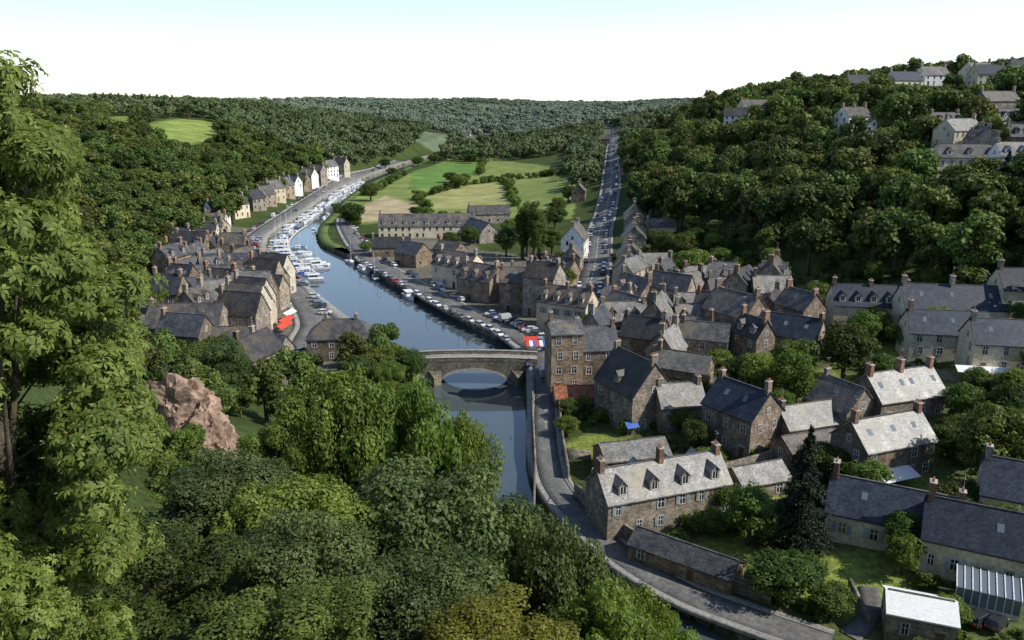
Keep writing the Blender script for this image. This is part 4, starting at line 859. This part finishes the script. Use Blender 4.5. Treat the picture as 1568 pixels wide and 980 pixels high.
def awning(x,y,z,w_,d_,h,mats,hd,name):
    root=obj(name,None,(x,y,z),(0,0,math.radians(hd))); a=MB(); k=6
    for i in range(k):
        x0=-w_/2+i*w_/k; x1=x0+w_/k
        a.hexa([(x0,-d_/2,h-.5),(x1,-d_/2,h-.5),(x1,0,h+.3),(x0,0,h+.3),(x0,-d_/2,h-.44),(x1,-d_/2,h-.44),(x1,0,h+.36),(x0,0,h+.36)],i%len(mats)); a.hexa([(x0,0,h+.3),(x1,0,h+.3),(x1,d_/2,h-.5),(x0,d_/2,h-.5),(x0,0,h+.36),(x1,0,h+.36),(x1,d_/2,h-.44),(x0,d_/2,h-.44)],i%len(mats))
    obj("canopy",a.mesh("canopy",mats),parent=root); p=MB()
    for sx in(-1,1):
        for sy in(-1,1): p.cyl((sx*(w_/2-.1),sy*(d_/2-.1),-.3),.04,h-.15,6)
    obj("posts",p.mesh("posts",[M['metal']]),parent=root)
x,y=pixel_to_ground(820,541); awning(x,y,H(x,y),5,4,3,[M['red'],M['canvasw'],M['canvasb']],5,"striped_market_stall")
x,y=pixel_to_ground(812,534); awning(x,y,H(x,y),3.5,3.5,3,[M['red'],M['red']],0,"red_canopy")
for (x,y) in [(-63,206),(-64.5,213)]: awning(x,y,H(x,y),7,3,3,[M['red'],M['red']],80,"red_canopy")
for (x,y) in [(-66,222)]: awning(x,y,H(x,y),6,3,3,[M['canvasw'],M['canvasw']],80,"white_canopy")
x,y=pixel_to_ground(1362,745); awning(x,y,H(x,y),7,5,2.8,[M['canvasw'],M['canvasw']],20,"white_canopy")
x,y=pixel_to_ground(1500,585); awning(x,y,H(x,y),10,4,3,[M['canvasw'],M['canvasw']],-10,"white_canopy")
x,y=pixel_to_ground(965,665); awning(x,y,H(x,y),2.6,2.6,2.3,[M['canvasb'],M['canvasb']],20,"blue_parasol")
def veranda(x,y,hd):
    z=H(x,y); root=obj("glazed_veranda",None,(x,y,z),(0,0,math.radians(hd))); g=MB(); f=MB(); w_,d_=7.0,3.6
    g.hexa([(-w_/2,-d_/2,2.5),(w_/2,-d_/2,2.5),(w_/2,d_/2,3.6),(-w_/2,d_/2,3.6),(-w_/2,-d_/2,2.55),(w_/2,-d_/2,2.55),(w_/2,d_/2,3.65),(-w_/2,d_/2,3.65)])
    g.box(-w_/2,w_/2,-d_/2,-d_/2+.04,.5,2.45); f.box(-w_/2,w_/2,-d_/2-.03,-d_/2+.1,-1,.5,1)
    for i in range(9):
        px=-w_/2+i*w_/8; f.hexa([(px-.06,-d_/2-.05,2.56),(px+.06,-d_/2-.05,2.56),(px+.06,d_/2,3.66),(px-.06,d_/2,3.66),(px-.06,-d_/2-.05,2.66),(px+.06,-d_/2-.05,2.66),(px+.06,d_/2,3.76),(px-.06,d_/2,3.76)]); f.box(px-.05,px+.05,-d_/2-.06,-d_/2+.06,.5,2.5)
    obj("glazing",g.mesh("glazing",[M['skyl']]),parent=root); obj("frame",f.mesh("frame",[M['frame'],M['cream']]),parent=root)
x,y=pixel_to_ground(1508,925); veranda(x,y,-27)
# ------------------------------------------------------------------ light / sky / camera
az=math.radians(106); el=math.radians(42)
sd=Vector((math.sin(az)*math.cos(el),math.cos(az)*math.cos(el),math.sin(el)))
L_=bpy.data.lights.new("sun",'SUN'); L_.energy=5.0; L_.angle=math.radians(.5); L_.color=(1,.955,.86)
so=obj("sun",L_,(100,50,200)); so.rotation_euler=sd.to_track_quat('Z','Y').to_euler()
w=bpy.data.worlds.new("World"); scene.world=w; w.use_nodes=True; nt=w.node_tree; bg=nt.nodes["Background"]; out=nt.nodes["World Output"]
sk=nt.nodes.new("ShaderNodeTexSky"); sk.sky_type='NISHITA'; sk.sun_disc=False; sk.sun_elevation=el; sk.sun_rotation=az; sk.dust_density=.6; sk.air_density=1.0; sk.ozone_density=1.5; sk.altitude=50
nt.links.new(sk.outputs[0],bg.inputs[0]); bg.inputs[1].default_value=.12
tc=nt.nodes.new("ShaderNodeTexCoord"); sx=nt.nodes.new("ShaderNodeSeparateXYZ"); nt.links.new(tc.outputs["Generated"],sx.inputs[0])
cr=nt.nodes.new("ShaderNodeValToRGB"); el_=cr.color_ramp.elements
el_[0].position=0; el_[0].color=(.62,.63,.64,1); el_[1].position=1; el_[1].color=(.0,.005,.02,1)
for p_,c_ in [(.05,(.5,.57,.63)),(.115,(.33,.47,.62)),(.2,(.24,.34,.48)),(.35,(.13,.19,.29)),(.5,(.03,.05,.1))]:
    q=el_.new(p_); q.color=srgbless(c_)
nt.links.new(sx.outputs[2],cr.inputs[0])
mrx=nt.nodes.new("ShaderNodeMapRange"); mrx.inputs[1].default_value=-.55; mrx.inputs[2].default_value=.4; mrx.inputs[3].default_value=.84; mrx.inputs[4].default_value=1.3; nt.links.new(sx.outputs[0],mrx.inputs[0])
bg2=nt.nodes.new("ShaderNodeBackground"); nt.links.new(cr.outputs[0],bg2.inputs[0]); nt.links.new(mrx.outputs[0],bg2.inputs[1])
ad=nt.nodes.new("ShaderNodeAddShader"); nt.links.new(bg.outputs[0],ad.inputs[0]); nt.links.new(bg2.outputs[0],ad.inputs[1]); nt.links.new(ad.outputs[0],out.inputs[0])
cam=bpy.data.cameras.new("camera"); cam.sensor_width=36; cam.lens=36*F/1568; cam.clip_end=20000; cam.clip_start=.5
co=obj("camera",cam,(0,0,CAMZ),(math.pi/2-P,0,0)); scene.camera=co
scene.view_settings.view_transform='Standard'; scene.view_settings.look='None'; scene.view_settings.exposure=0
print("done",time.time()-T0,len(bpy.data.objects))
